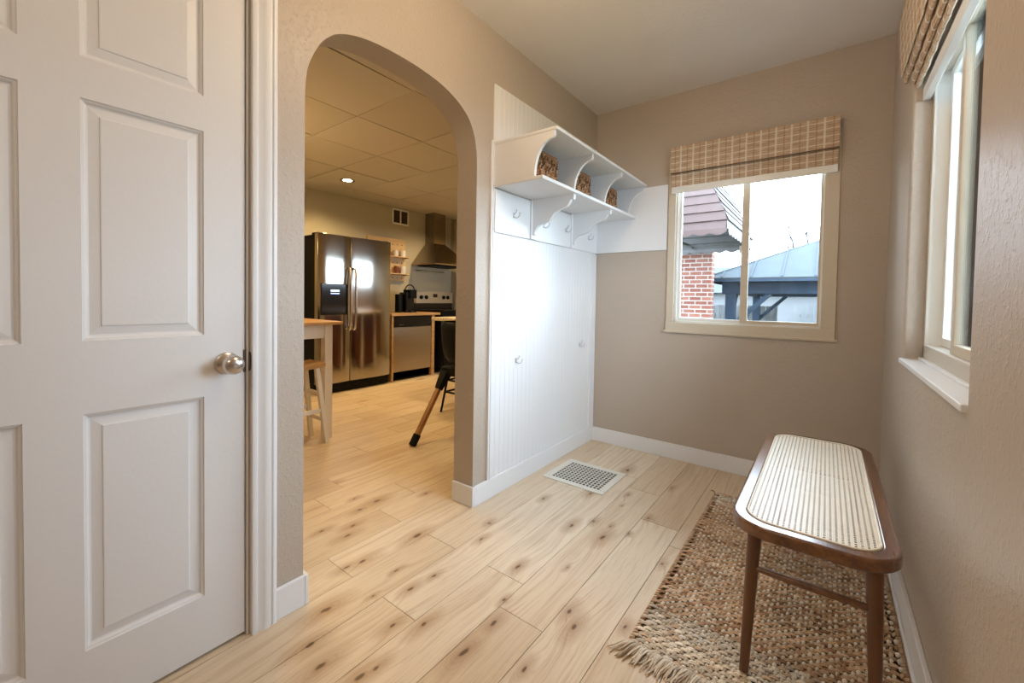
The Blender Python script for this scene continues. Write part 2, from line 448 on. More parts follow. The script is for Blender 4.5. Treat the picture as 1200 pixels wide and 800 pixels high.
# ------------------------------------------------------------------ walls
q0, q1, q2, q3 = .45, 1.90, 1.26, 1.72
AY1, AY0 = -1.362, -2.240        # arch opening
DY1, DY0, DZ = -2.414, -3.228, 2.035   # door opening
arch = [(-2.240, 1.70), (-2.238, 1.787), (-2.226, 1.863), (-2.188, 1.948), (-2.145, 1.999), (-2.101, 2.027), (-2.039, 2.048), (-1.963, 2.061), (-1.883, 2.066),
        (-1.79, 2.066), (-1.702, 2.060), (-1.62, 2.049), (-1.543, 2.027), (-1.480, 1.998), (-1.430, 1.960), (-1.392, 1.905), (-1.370, 1.835), (-1.362, 1.75), (-1.362, 1.65)]
def build_wall_left():
    bm = bmesh.new()
    A = [(min(max(y, AY0), AY1), z) for y, z in catmull(arch, 8)]
    def quad(x, pts): bm.faces.new([bm.verts.new((x, y, z)) for y, z in pts])
    zl = A[0][1]; zr = A[-1][1]
    for x in (0, -TW):
        ys = [AY1, q0, q1, KY+.1]; zs = [0, q2, zr, q3, H]
        for i in range(3):
            for j in range(4):
                if not (i == 1 and j in (1, 2)): quad(x, [(ys[i], zs[j]), (ys[i+1], zs[j]), (ys[i+1], zs[j+1]), (ys[i], zs[j+1])])
        for p, q in zip(A, A[1:]):
            if abs(p[0]-q[0]) > 1e-5: quad(x, [p, q, (q[0], H), (p[0], H)])
        quad(x, [(DY1, 0), (AY0, 0), (AY0, zl), (DY1, zl)]); quad(x, [(DY1, zl), (AY0, zl), (AY0, H), (DY1, H)])
        quad(x, [(DY0, DZ), (DY1, DZ), (DY1, H), (DY0, H)]); quad(x, [(-4.75, 0), (DY0, 0), (DY0, H), (-4.75, H)])
    out = [(AY1, 0)]+A[::-1]+[(AY0, 0)]
    fs = []
    for p, q in zip(out, out[1:]):
        bm.faces.new([bm.verts.new(v) for v in ((0, *p), (0, *q), (-TW, *q), (-TW, *p))])
    for p, q in (((q0, q2), (q1, q2)), ((q1, q2), (q1, zr)), ((q1, zr), (q1, q3)), ((q1, q3), (q0, q3)), ((q0, q3), (q0, zr)), ((q0, zr), (q0, q2)), ((DY1, 0), (DY1, DZ)), ((DY1, DZ), (DY0, DZ)), ((DY0, DZ), (DY0, 0)), ((KY+.1, 0), (KY+.1, H)), ((KY+.1, H), (-4.75, H)), ((-4.75, H), (-4.75, 0))):
        bm.faces.new([bm.verts.new(v) for v in ((0, *p), (0, *q), (-TW, *q), (-TW, *p))])
    bmesh.ops.remove_doubles(bm, verts=bm.verts, dist=1e-5)
    bmesh.ops.recalc_face_normals(bm, faces=bm.faces)
    me = bpy.data.meshes.new('wall_left'); bm.to_mesh(me); bm.free(); me.materials.append(M['wall'])
    o = bpy.data.objects.new('wall_left', me); COL.objects.link(o)
    struct(o)
build_wall_left()
# back wall with window opening
WB = .13
wx0, wx1, wz0, wz1 = .545, 1.462, .872, 2.045
bm = B((-.0, wx0, 0, WB, -.05, H), (wx1, W+.02, 0, WB, -.05, H), (wx0, wx1, 0, WB, -.05, wz0), (wx0, wx1, 0, WB, wz1, H))
bmesh.ops.remove_doubles(bm, verts=bm.verts, dist=1e-5)
struct(mk('wall_back', bm, M['wall']))
# right wall with recessed window
ry0, ry1, rz0, rz1 = -1.640, -.660, .862, 2.02
RT = .20
def right_wall():
    bm = bmesh.new(); ys = [-4.75, ry0, ry1, WB]; zs = [-.05, rz0, rz1, H]
    V = {}
    for xi, x in enumerate((W, W+RT)):
        for i, y in enumerate(ys):
            for j, z in enumerate(zs): V[xi, i, j] = bm.verts.new((x, y, z))
        for i in range(3):
            for j in range(3):
                if (i, j) != (1, 1): bm.faces.new([V[xi, i, j], V[xi, i+1, j], V[xi, i+1, j+1], V[xi, i, j+1]])
    hole = [(1, 1), (2, 1), (2, 2), (1, 2)]; outer = [(i, 0) for i in range(4)]+[(3, j) for j in range(1, 4)]+[(i, 3) for i in (2, 1, 0)]+[(0, 2), (0, 1)]
    for loop in (hole, outer):
        for p, q in zip(loop, loop[1:]+loop[:1]): bm.faces.new([V[(0, *p)], V[(0, *q)], V[(1, *q)], V[(1, *p)]])
    struct(mk('wall_right', bm, M['wall'], bevel=.012, seg=3))
right_wall()
struct(mk('wall_front', B((-.0, W, -4.75, -4.62, -.05, H)), M['wall']))
bm = B((-.0, W+RT, -4.75, WB, H, H+.1)); struct(mk('ceiling', bm, M['ceiling']))
# kitchen shell
struct(mk('wall_kitchen_far', B((KX-.12, KX, -3.3, KY+.1, -.05, KH+.1)), M['kitchen_wall']))
struct(mk('wall_kitchen_right', B((KX, -TW, KY, KY+.12, -.05, KH+.1)), M['kitchen_wall']))
q0, q1, q2, q3 = .45, 1.90, 1.26, 1.72
wk = struct(mk('window_3', B((-TW+.04, -TW+.10, q0, q1, q2, q2+.04), (-TW+.04, -TW+.10, q0, q1, q3-.04, q3), (-TW+.04, -TW+.10, q0, q0+.04, q2, q3), (-TW+.04, -TW+.10, q1-.04, q1, q2, q3)), M['vinyl'], bevel=.003))
mk('glass_pane', B((-TW+.068, -TW+.072, q0+.04, q1-.04, q2+.04, q3-.04)), M['glass'], wk)
struct(mk('wall_kitchen_left', B((KX-.12, -TW, -3.42, -3.3, -.05, KH+.1)), M['kitchen_wall']))
def kitchen_ceiling():
    bm = bmesh.new(); cols = []; rr = random.Random(5)
    xs = [-.637-.6115*k for k in range(-1, 6)]; ys = [-1.242+.6*k for k in range(-4, 7)]
    for xa in xs:
        for ya in ys:
            x0, x1 = max(xa-.6115, KX), min(xa, -TW); y0, y1 = max(ya, -3.3), min(ya+.6, KY)
            if x1-x0 < .03 or y1-y0 < .03: continue
            g = .0042
            t = [rr.uniform(-.006, .002) for _ in range(4)]
            vs = box(bm, x0+g, x1-g, y0+g, y1-g, KH, KH+.015)
            vs[0].co.z += t[0]; vs[2].co.z += t[1]; vs[4].co.z += t[2]; vs[6].co.z += t[3]
            c = rr.random(); cols += [(c, c, c)]*6
    box(bm, KX, -TW, -3.3, KY, KH+.02, KH+.1); cols += [(0, 0, 0)]*6
    for f in list(bm.faces)[-6:]: f.material_index = 1
    o = mk('ceiling_kitchen', bm, [M['tile'], M['dark_hole']]); color_faces(o, cols); struct(o)
kitchen_ceiling()

# ------------------------------------------------------------------ baseboards and trim
BH, BT = .104, .014
def bb_profile(t=BT, h=BH): return [(0, 0), (t, 0), (t, h-.012), (t*.45, h), (0, h)]
def baseboard(name, boxes, mat=M['white']):
    bm = B(*boxes); return struct(mk(name, bm, mat, bevel=.003))
baseboard('baseboard_left', [(0, BT, AY1, 0, 0, BH), (-TW, BT, AY1-BT, AY1, 0, BH)])
baseboard('baseboard_left_pier', [(0, BT, -2.335, AY0, 0, BH), (-TW, BT, AY0, AY0+BT, 0, BH)])
baseboard('baseboard_left_far', [(0, BT, -4.62, -3.31, 0, BH)])
baseboard('baseboard_back', [(BT, W-BT, -BT, 0, 0, BH)])
baseboard('baseboard_right', [(W-BT, W, -4.62, 0, 0, BH), (W-BT-.010, W-BT, -4.62, 0, 0, .018)])
baseboard('baseboard_front', [(0, W, -4.62, -4.62+BT, 0, BH)])

# door casing: stepped moulding
def casing(side_y, inner_y, z1, nm):
    prof = [(0, 0), (.016, 0), (.018, .004), (.018, .012), (.011, .016), (.011, .020), (.019, .030), (.021, .042), (.021, .048), (.014, .052), (.014, .055), (.019, .058), (.019, .066), (.016, .069), (0, .069)]
    s = 1 if side_y > inner_y else -1
    bm = bmesh.new(); prism(bm, [(x, inner_y+s*v*(abs(side_y-inner_y)/.069)) for x, v in prof], 'z', 0, z1)
    return struct(mk(nm, bm, M['white'], smooth=True))
casing(-2.335, -2.408, 2.11, 'trim_1')
casing(-3.31, -3.236, 2.11, 'trim_2')
prof = [(0, 0), (.016, 0), (.018, .004), (.018, .012), (.011, .016), (.011, .020), (.019, .030), (.021, .042), (.021, .048), (.014, .052), (.014, .055), (.019, .058), (.019, .066), (.016, .069), (0, .069)]
bm = bmesh.new(); prism(bm, [(x, 2.04+v) for x, v in prof], 'y', -3.236, -2.408); struct(mk('trim_3', bm, M['white'], smooth=True))
# jamb of the door
struct(mk('trim_4', B((-TW, .0, DY1-.0, DY1+.0, 0, .001)) if False else B((-TW, -.001, DY1-.004, DY1, 0, DZ), (-TW, -.001, DY0, DY0+.004, 0, DZ), (-TW, -.001, DY0, DY1, DZ-.004, DZ)), M['white']))

# door leaf with six raised panels
def build_door():
    X = -.008; T = .036
    y0, y1, z0, z1 = DY0+.006, DY1-.0075, .012, DZ-.006
    bm = bmesh.new()
    cols_ = [(-2.778, -2.528), (-3.125, -2.875)]
    rowsz = [(.186, .776), (.956, 1.541), (1.640, 1.922)]
    ys = sorted({y0, y1, *[a for c in cols_ for a in c]}); zs = sorted({z0, z1, *[a for r in rowsz for a in r]})
    panels = [(c[0], c[1], r[0], r[1]) for c in cols_ for r in rowsz]
    def isp(a, b, c, d): return any(abs(a-p[0]) < 1e-6 and abs(c-p[2]) < 1e-6 for p in panels)
    for i in range(len(ys)-1):
        for j in range(len(zs)-1):
            a, b, c, d = ys[i], ys[i+1], zs[j], zs[j+1]
            if isp(a, b, c, d):
                steps = [(0, 0), (.0015, -.0035), (.006, -.0055), (.010, -.0105), (.014, -.0115), (.034, -.0075), (.0355, -.0052), (.038, -.0048)]
                prev = None
                for (ins, dx) in steps:
                    cur = [bm.verts.new((X+dx, yy, zz)) for yy, zz in ((a+ins, c+ins), (b-ins, c+ins), (b-ins, d-ins), (a+ins, d-ins))]
                    if prev:
                        for k in range(4): bm.faces.new((prev[k], prev[(k+1) % 4], cur[(k+1) % 4], cur[k]))
                    prev = cur
                bm.faces.new(prev)
            else:
                bm.faces.new([bm.verts.new((X, yy, zz)) for yy, zz in ((a, c), (b, c), (b, d), (a, d))])
    # edges and back
    for q in (((X, y0, z0), (X-T, y0, z0), (X-T, y0, z1), (X, y0, z1)), ((X, y1, z0), (X-T, y1, z0), (X-T, y1, z1), (X, y1, z1)),
              ((X, y0, z0), (X, y1, z0), (X-T, y1, z0), (X-T, y0, z0)), ((X, y0, z1), (X, y1, z1), (X-T, y1, z1), (X-T, y0, z1)),
              ((X-T, y0, z0), (X-T, y1, z0), (X-T, y1, z1), (X-T, y0, z1))):
        bm.faces.new([bm.verts.new(v) for v in q])
    bmesh.ops.remove_doubles(bm, verts=bm.verts, dist=1e-6)
    d = mk('door_1', bm, M['door']); struct(d)
    k = bmesh.new()
    prof = [(0, 0), (.0335, 0), (.0335, .003), (.031, .006), (.026, .009), (.016, .012), (.0125, .016), (.0125, .027), (.018, .032), (.0255, .040), (.0285, .049), (.0275, .058), (.022, .066), (.012, .071), (.006, .0715), (.005, .070), (0, .070)]
    lathe(k, prof, (X, -2.470, .868), 'x', 40)
    mk('door_knob', k, M['nickel'], d, smooth=True)
    s = B((X-T, X+.002, DY1-.012, DY1-.0005, .835, .905)); mk('latch_plate', s, M['bronze'], d, bevel=.001)
    k = bmesh.new(); lathe(k, [(0, 0), (.017, 0), (.017, .0015), (0, .0015)], (.0005, DY1+.0005, .868), 'x', 24)
    return d
build_door()
# strike lip on the jamb
k = bmesh.new(); cyl(k, (.001, -2.4135, .868), (.001, -2.4085, .868), .030, .030, 24)
o = mk('trim_5', k, M['bronze']); o.data.transform(Matrix.Translation((0, 0, 0))); struct(o)
o.scale = (.25, 1, 1)
# room behind the closed door is dark
struct(mk('wall_closet', B((-TW-.6, -TW-.55, -3.29, -2.3, 0, KH)), M['kitchen_wall']))

# ------------------------------------------------------------------ white bead-board wall with hooks, shelf and baskets
def bead_board():
    t = thing('beadboard_panel', 'tall white vertically grooved wainscot panel covering the wall right of the archway', 'wall panel', (0.004, -.62, .1))
    bm = bmesh.new()
    y0, y1, z0, z1 = -1.235, -.003, BH, 2.205
    prof = []; y = y0; p = .041
    prof.append((.0, y0)); prof.append((.006, y0))
    while y+p < y1:
        y += p
        prof += [(.006, y-.0016), (.0042, y), (.006, y+.0016)]
    prof += [(.006, y1), (.0, y1)]
    prism(bm, prof, 'z', z0, z1)
    mk('board', bm, M['white'], t)
    bm = bmesh.new()
    for a, b, x in ((-1.259, -1.249, .014), (-1.249, -1.243, .010), (-1.243, -1.235, .014)): box(bm, 0, x, a, b, BH, 1.905)
    mk('edge_trim', bm, M['white'], t, bevel=.002)
    bm = B((.006, .020, -.075, -.003, BH, 1.42)); mk('corner_trim', bm, M['white'], t, bevel=.002)
    bm = B((.006, .020, -1.235, -.003, 1.428, 1.655)); mk('hook_rail', bm, M['white'], t, bevel=.002)
bead_board()
o = mk('wall_board', B((.002, .538, -.012, 0, 1.428, 1.872)), M['white'], bevel=.002)
tag(origin_to_base(o), 'plain white board on the back wall between the corner shelf and the window', 'board')

SZ0, SZ1 = 1.660, 1.895
def shelf():
    t = thing('wall_shelf', 'long white cubby shelf with scrolled dividers and brackets mounted high on the panelled wall', 'shelf', (.006, -.62, 1.43))
    mk('bottom_board', B((.006, .318, -1.243, -.002, SZ0, SZ0+.018)), M['white'], t, bevel=.003)
    mk('top_board', B((.006, .392, -1.243, -.002, SZ1-.016, SZ1)), M['white'], t, bevel=.003)
    za, zb = SZ0+.018, SZ1-.016
    def div(y0, y1):
        # concave front: deep at the top, shallow at the bottom
        out = [(.006, za), (.270, za)]
        cx, cz = .270, za
        for k in range(0, 13):
            a = k/12*PI/2
            out.append((.365-.098*math.cos(a)-.0, za+.012+(zb-za-.052)*math.sin(a)) if False else (.268+.097*(1-math.cos(a)), za+.01+(zb-za-.045)*math.sin(a)))
        out += [(.372, zb-.033), (.378, zb-.028), (.378, zb), (.006, zb)]
        bm = bmesh.new(); prism(bm, out, 'y', y0, y1); return bm
    for nm, y in (('side_panel', -1.241), ('divider', -.838), ('divider', -.432), ('side_panel', -.022)):
        mk(nm, div(y, y+.018), M['white'], t, bevel=.002)
    for y in (-.885, -.395):
        P1 = [(.040, 1.458), (.046, 1.478), (.062, 1.500), (.085, 1.512), (.112, 1.519), (.138, 1.527), (.155, 1.541)]
        P2 = [(.166, 1.558), (.180, 1.570), (.205, 1.580), (.235, 1.588), (.258, 1.598), (.272, 1.614)]
        out = [(.020, 1.436), (.026, 1.436), (.030, 1.452)] + catmull(P1, 4) + catmull(P2, 4) + [(.280, 1.630), (.296, 1.632), (.300, 1.640), (.300, SZ0), (.020, SZ0)]
        bm = bmesh.new(); prism(bm, out, 'y', y-.011, y+.011)
        mk('bracket', bm, M['white'], t, bevel=.003)
        mk('cleat', B((.020, .030, y-.024, y+.024, 1.430, SZ0)), M['white'], t, bevel=.002)
shelf()

def basket(y, label):
    t = thing('storage_basket', label, 'basket', (.15, y, SZ0+.018), 'woven baskets in the cubby shelf')
    return t
def basket_mesh():
    # woven from many fat strands over a thin core
    bm = bmesh.new(); cols = []; rr = random.Random(11)
    wx, wy, hz = .185, .195, .150
    def add(a, b, r):
        n0 = len(bm.faces); a = Vector(a); b = Vector(b); m = (a+b)/2
        tube(bm, [a, a.lerp(m, .6), m, b.lerp(m, .6), b], r, 6, [r*.35, r*.9, r*1.05, r*.9, r*.35])
        c = rr.choice([(.30, .15, .065), (.42, .24, .12), (.20, .085, .035), (.52, .33, .18), (.12, .05, .02), (.36, .17, .08)])
        return [c]*(len(bm.faces)-n0)
    box(bm, -wx/2+.006, wx/2-.006, -wy/2+.006, wy/2-.006, 0, hz-.012); cols += [(.03, .012, .005)]*6
    st = .0135
    faces = [((-wx/2, -wy/2), (wx/2, -wy/2)), ((wx/2, -wy/2), (wx/2, wy/2)), ((wx/2, wy/2), (-wx/2, wy/2)), ((-wx/2, wy/2), (-wx/2, -wy/2))]
    for (p, q) in faces:
        L = math.dist(p, q); n = int(L/st); nx = int(hz/st)
        for i in range(n+1):
            for j in range(nx):
                u = (i+.5*(j % 2)*0+rr.uniform(-.1, .1))/n; u = min(max(u, 0), 1)
                x = p[0]+(q[0]-p[0])*u; y = p[1]+(q[1]-p[1])*u; z = (j+.5)*st
                dx = (q[0]-p[0])/L; dy = (q[1]-p[1])/L; nxn = (dy, -dx)
                if (i+j) % 2: a = (x-dx*.008, y-dy*.008, z-.004); b = (x+dx*.008, y+dy*.008, z+.004)
                else: a = (x-dx*.003, y-dy*.003, z-.009); b = (x+dx*.003, y+dy*.003, z+.009)
                o = rr.uniform(0, .002)
                a = (a[0]+nxn[0]*o, a[1]+nxn[1]*o, max(a[2], .001)); b = (b[0]+nxn[0]*o, b[1]+nxn[1]*o, b[2])
                cols += add(a, b, .0052)
    n0 = len(bm.faces)
    for f in range(0): pass
    return bm, cols
bm, cols = basket_mesh()
b0 = basket(-1.085, 'woven brown basket in the shelf cubby nearest the archway, largest of the three in view')
me = bpy.data.meshes.new('woven_body'); bm.to_mesh(me); bm.free(); me.materials.append(M['basket'])
wb = bpy.data.objects.new('woven_body', me); COL.objects.link(wb); wb.parent = b0; color_faces(wb, cols)
bm = bmesh.new(); tube(bm, [(x, y, .150) for x, y in rrect(-.093, .093, -.098, .098, .012, 3)+[(.093, .086)]], .007, 8)
rim = bpy.data.objects.new('rim', bpy.data.meshes.new('rim')); bm.to_mesh(rim.data); bm.free(); rim.data.materials.append(M['basket']); COL.objects.link(rim); rim.parent = b0
color_faces(rim, [random.choice([(.30, .15, .065), (.42, .24, .12), (.15, .06, .03)]) for _ in rim.data.polygons])
for y, lab in ((-.690, 'woven brown basket in the middle cubby of the white shelf'), (-.285, 'woven brown basket in the cubby nearest the window wall')):
    c = copy_tree(b0); c.location = (.15, y, SZ0+.018); c['label'] = lab

def hook(y, z, label, x=.020):
    t = thing('coat_hook', label, 'hook', (x, y, z), 'coat hooks on the white panelling')
    return t
def hook_parts(t):
    bm = bmesh.new(); x, y, z = t.location
    prism(bm, [(y+a, z+b) for a, b in rrect(-.006, .006, -.024, .012, .005, 4)], 'x', x, x+.004)
    mk('plate', bm, M['hook'], t, smooth=True)
    bm = bmesh.new()
    tube(bm, catmull([(x+.003, y, z-.014), (x+.018, y, z-.024), (x+.034, y, z-.022), (x+.046, y, z-.010), (x+.050, y, z+.004)], 5), .0032, 8)
    lathe(bm, [(0, -.005), (.005, -.003), (.0055, 0), (.004, .004), (0, .0055)], (x+.050, y, z+.006), 'z', 10)
    tube(bm, catmull([(x+.003, y, z), (x+.012, y, z+.006), (x+.022, y, z+.018), (x+.024, y, z+.026)], 5), .0030, 8)
    lathe(bm, [(0, -.004), (.004, -.002), (.0045, 0), (.003, .004), (0, .005)], (x+.024, y, z+.028), 'z', 10)
    mk('prong', bm, M['hook'], t, smooth=True)
h0 = hook(-1.071, 1.545, 'small metal hook under the shelf, left of the first scrolled bracket')
hook_parts(h0)
h0.scale = (.85, .85, .8)
for y, z, x, lab in ((-.760, 1.535, .020, 'small metal hook under the shelf, just right of the first scrolled bracket'),
                     (-.485, 1.545, .020, 'small metal hook under the shelf, just left of the second scrolled bracket'),
                     (-.150, 1.535, .020, 'small metal hook under the shelf, right of the second bracket near the corner'),
                     (-1.010, .725, .010, 'low metal hook at waist height on the panel, nearer the archway'),
                     (-.235, .757, .010, 'low metal hook at waist height on the panel, nearer the room corner')):
    c = copy_tree(h0); c.location = (x, y, z); c['label'] = lab

# ------------------------------------------------------------------ window_1 (back wall) and its shade
def window_back():
    bm = bmesh.new()
    # outer casing, flush and slightly proud
    fx0, fx1, fz0, fz1 = wx0, wx1, wz0, wz1
    box(bm, fx0, fx0+.048, -.010, .06, fz0, fz1); box(bm, fx1-.065, fx1, -.010, .06, fz0, fz1)
    box(bm, fx0, fx1, -.014, .06, fz0, fz0+.062); box(bm, fx0, fx1, -.008, .06, fz1-.05, fz1)
    w = mk('window_1', bm, M['cream'], bevel=.003); struct(w)
    mk('window_sill_lip', B((fx0-.012, fx1+.012, -.018, .002, fz0-.008, fz0+.006)), M['cream'], w, bevel=.002)
    x0, x1, z0, z1 = fx0+.048, fx1-.065, fz0+.062, fz1-.05
    # track liner
    bm = B((x0, x0+.012, .015, .09, z0, z1), (x1-.010, x1, .015, .09, z0, z1), (x0, x1, .015, .09, z0, z0+.010), (x0, x1, .015, .09, z1-.01, z1))
    mk('window_frame', bm, M['vinyl'], w, bevel=.002)
    xm = 1.005
    def sash(a, b, y, s0, s1, m):
        bm = B((a, a+s0, y, y+.022, z0+.008, z1-.008), (b-s1, b, y, y+.022, z0+.008, z1-.008), (a+s0, b-s1, y, y+.022, z0+.008, z0+.030), (a+s0, b-s1, y, y+.022, z1-.03, z1-.008))
        s = mk('sash', bm, m, w, bevel=.003)
        mk('glass_pane', B((a+s0, b-s1, y+.009, y+.013, z0+.030, z1-.03)), M['glass'], s)
    sash(x0+.010, xm+.012, .045, .018, .030, M['vinyl'])
    sash(xm-.018, x1-.008, .020, .040, .012, M['cream'])
    mk('pull_latch', B((xm-.028, xm-.018, .016, .024, 1.38, 1.43)), M['vinyl'], w, bevel=.002)
window_back()

def shade_slabs(t, pts_list, a0, a1, axis, mat, names):
    """each slab is a thin curved strip: outline in (depth,z), extruded along the wall"""
    for nm, pts, th in pts_list:
        pass
def strip(nm, path, th, a0, a1, axis, mat, t, wob=0, seed=1):
    """a woven strip following path [(d, z)] (d = distance from the wall) with thickness th"""
    rr = random.Random(seed)
    n = len(path); left = []; right = []
    for i, (d, z) in enumerate(path):
        p0 = path[max(i-1, 0)]; p1 = path[min(i+1, n-1)]
        tx, tz = p1[0]-p0[0], p1[1]-p0[1]; L = math.hypot(tx, tz) or 1
        nx, nz = -tz/L*th/2, tx/L*th/2
        left.append((d+nx, z+nz)); right.append((d-nx, z-nz))
    out = left+right[::-1]
    bm = bmesh.new(); N = 36
    rings = []
    for k in range(N+1):
        a = a0+(a1-a0)*k/N; w = rr.uniform(-wob, wob) if 0 < k < N else 0
        ring = []
        for (d, z) in out:
            if axis == 'x': ring.append(bm.verts.new((a, -(d+w), z+w*.6)))
            else: ring.append(bm.verts.new((W-(d+w), a, z+w*.6)))
        rings.append(ring)
    m = len(out)
    for k in range(N):
        for i in range(m): bm.faces.new((rings[k][i], rings[k][(i+1) % m], rings[k+1][(i+1) % m], rings[k+1][i]))
    f1 = bm.faces.new(rings[0]); f2 = bm.faces.new(rings[-1][::-1]); f1.normal_update(); f2.normal_update()
    bmesh.ops.triangulate(bm, faces=[f1, f2], ngon_method='EAR_CLIP')
    return mk(nm, bm, mat, t)
def roman(t, a0, a1, axis, mat, zt, zv, zb, dmax, wob):
    strip('valance', [(dmax, zt), (dmax+.001, (zt+zv)/2), (dmax, zv)], .003, a0, a1, axis, mat, t, wob*.5, 1)
    mk('headrail', B((a0+.004, a1-.004, -dmax+.004, -.001, zt-.030, zt-.002)) if axis == 'x' else B((W-dmax+.004, W-.001, a0+.004, a1-.004, zt-.030, zt-.002)), M['vinyl'], t, bevel=.002)
    n = 3
    for k in range(n):
        d = dmax-.020-.008*k; z0 = zb+.006+.012*k*0; zl = zb+.014*(k*.0)+[.018, .028, .036][k]*0 + (.0 if k else .0)
        low = zb + [.026, .014, .004][k]*0 + (.020*(n-1-k) if axis == 'y' else .010*k)
        path = [(d, zt-.035), (d+.001, (zt+low)/2), (d, low+.010), (d-.002, low+.002), (d-.006, low), (d-.009, low+.008), (d-.009, low+.09)]
        strip('fold', path, .0025, a0+.004, a1-.004, axis, mat, t, wob, 2+k)
t = thing('roman_shade', 'woven bamboo roman shade over the window on the far wall', 'window shade', (1.01, -.02, 1.8), 'woven bamboo roman shades')
roman(t, .566, 1.452, 'x', M['shade_x'], 2.100, 1.928, 1.842, .052, .0022)
mk('hem_shadow_line', B((.567, 1.451, -.055, -.049, 1.924, 1.930)), M['bronze'], t)  # dark hem strip that draws the shadow line between valance and folds
mk('bottom_rail', B((.570, 1.450, -.032, -.022, 1.800, 1.842)), M['vinyl'], t, bevel=.002)
t = thing('roman_shade', 'woven bamboo roman shade folded up over the right wall window', 'window shade', (W-.03, -1.15, 1.85), 'woven bamboo roman shades')
def roman_right(t):
    a0, a1 = -1.70, -.600; mat = M['shade_y']
    strip('valance', [(.040, 2.235), (.036, 2.12), (.030, 2.003)], .003, a0, a1, 'y', mat, t, .0012, 1)
    mk('headrail', B((W-.036, W-.001, a0, a1, 2.20, 2.23)), M['vinyl'], t, bevel=.002)
    for k, (d, lo) in enumerate(((.016, 1.975), (.000, 1.945), (-.014, 1.925))):
        path = [(d+.004, 2.19), (d+.006, (2.19+lo)/2), (d+.006, lo+.012), (d+.003, lo+.002), (d-.001, lo), (d-.005, lo+.004), (d-.006, lo+.06)]
        strip('fold', path, .0028, a0+.045*(k > 0)+.03, a1-.004-.062*(k > 0), 'y', mat, t, .0016, 4+k)
    mk('bottom_rail', B((W+.028, W+.050, ry0+.004, ry1-.004, 1.872, 1.918)), M['white'], t, bevel=.002)
roman_right(t)

# ------------------------------------------------------------------ window_2 (right wall)
def window_right():
    x = W+.058
    bm = bmesh.new()
    z0, z1 = rz0+.055, rz1
    fw = .010
    y0, y1 = ry0, ry1
    for b in ((x, x+.12, y1-.022, y1, rz0, z1), (x, x+.12, y0, y0+.022, rz0, z1), (x, x+.12, y0, y1, rz0, rz0+.058), (x, x+.12, y0, y1, z1-.06, z1)): box(bm, *b)
    w = mk('window_2', bm, M['frame2'], bevel=.003); struct(w)
    mk('window_sill', B((W-.010, x+.004, y0, y1+.006, rz0-.016, rz0+.002)), M['white'], w, bevel=.003)
    mk('window_sill_bead', B((x-.012, x+.001, y0, y1, rz0+.002, rz0+.012)), M['white'], w, bevel=.003)
    a0, a1, c0, c1 = y0+.022, y1-.022, rz0+.058, z1-.06
    bm = B((x+.002, x+.010, a1-.004, a1, c0, c1), (x+.002, x+.010, a0, a0+.004, c0, c1), (x+.002, x+.010, a0, a1, c0, c0+.004), (x+.001, x+.11, a1-.003, a1, c0, c1), (x+.001, x+.11, a0, a1, c0, c0+.003))
    mk('window_frame', bm, M['vinyl'], w, bevel=.001)
    ym = -1.12
    def sash(a, b, xx, m):
        bm = B((xx, xx+.026, a, a+.034, c0+.004, c1), (xx, xx+.026, b-.034, b, c0+.004, c1), (xx, xx+.026, a+.034, b-.034, c0+.004, c0+.036), (xx, xx+.026, a+.034, b-.034, c1-.03, c1))
        s = mk('sash', bm, m, w, bevel=.003)
        mk('glass_pane', B((xx+.011, xx+.015, a+.034, b-.034, c0+.036, c1-.03)), M['glass'], s)
    sash(ym-.02, a1-.006, x+.042, M['vinyl'])
    sash(a0+.004, ym+.07, x+.010, M['cream'])
window_right()

# ------------------------------------------------------------------ floor register
t = thing('floor_register', 'ivory metal floor vent with a grid of dark slots set in the planks', 'floor vent', (.275, -.646, 0), rz=math.radians(0))
def register():
    x0, x1, y0, y1 = .081, .471, -.818, -.468
    fx, fy = .038, .040
    bm = bmesh.new()
    z0, z1 = .0005, .0065
    box(bm, x0, x1, y0, y0+fy, z0, z1); box(bm, x0, x1, y1-fy, y1, z0, z1); box(bm, x0, x0+fx, y0+fy, y1-fy, z0, z1); box(bm, x1-fx, x1, y0+fy, y1-fy, z0, z1)
    mk('frame', bm, M['register'], t, bevel=.002)
    bm = bmesh.new(); a0, a1, b0, b1 = x0+fx, x1-fx, y0+fy, y1-fy
    nx, ny = 14, 10; px = (a1-a0)/nx; py = (b1-b0)/ny
    for i in range(nx+1): box(bm, a0+i*px-.0026, a0+i*px+.0026, b0, b1, .0015, .0050)
    for j in range(ny+1): box(bm, a0, a1, b0+j*py-.0028, b0+j*py+.0028, .0012, .0048)
    mk('grille', bm, M['register'], t)
    mk('duct_shade', B((a0, a1, b0, b1, .0003, .0008)), M['dark_hole'], t)  # flat black sheet in place of the shade down in the duct
register()

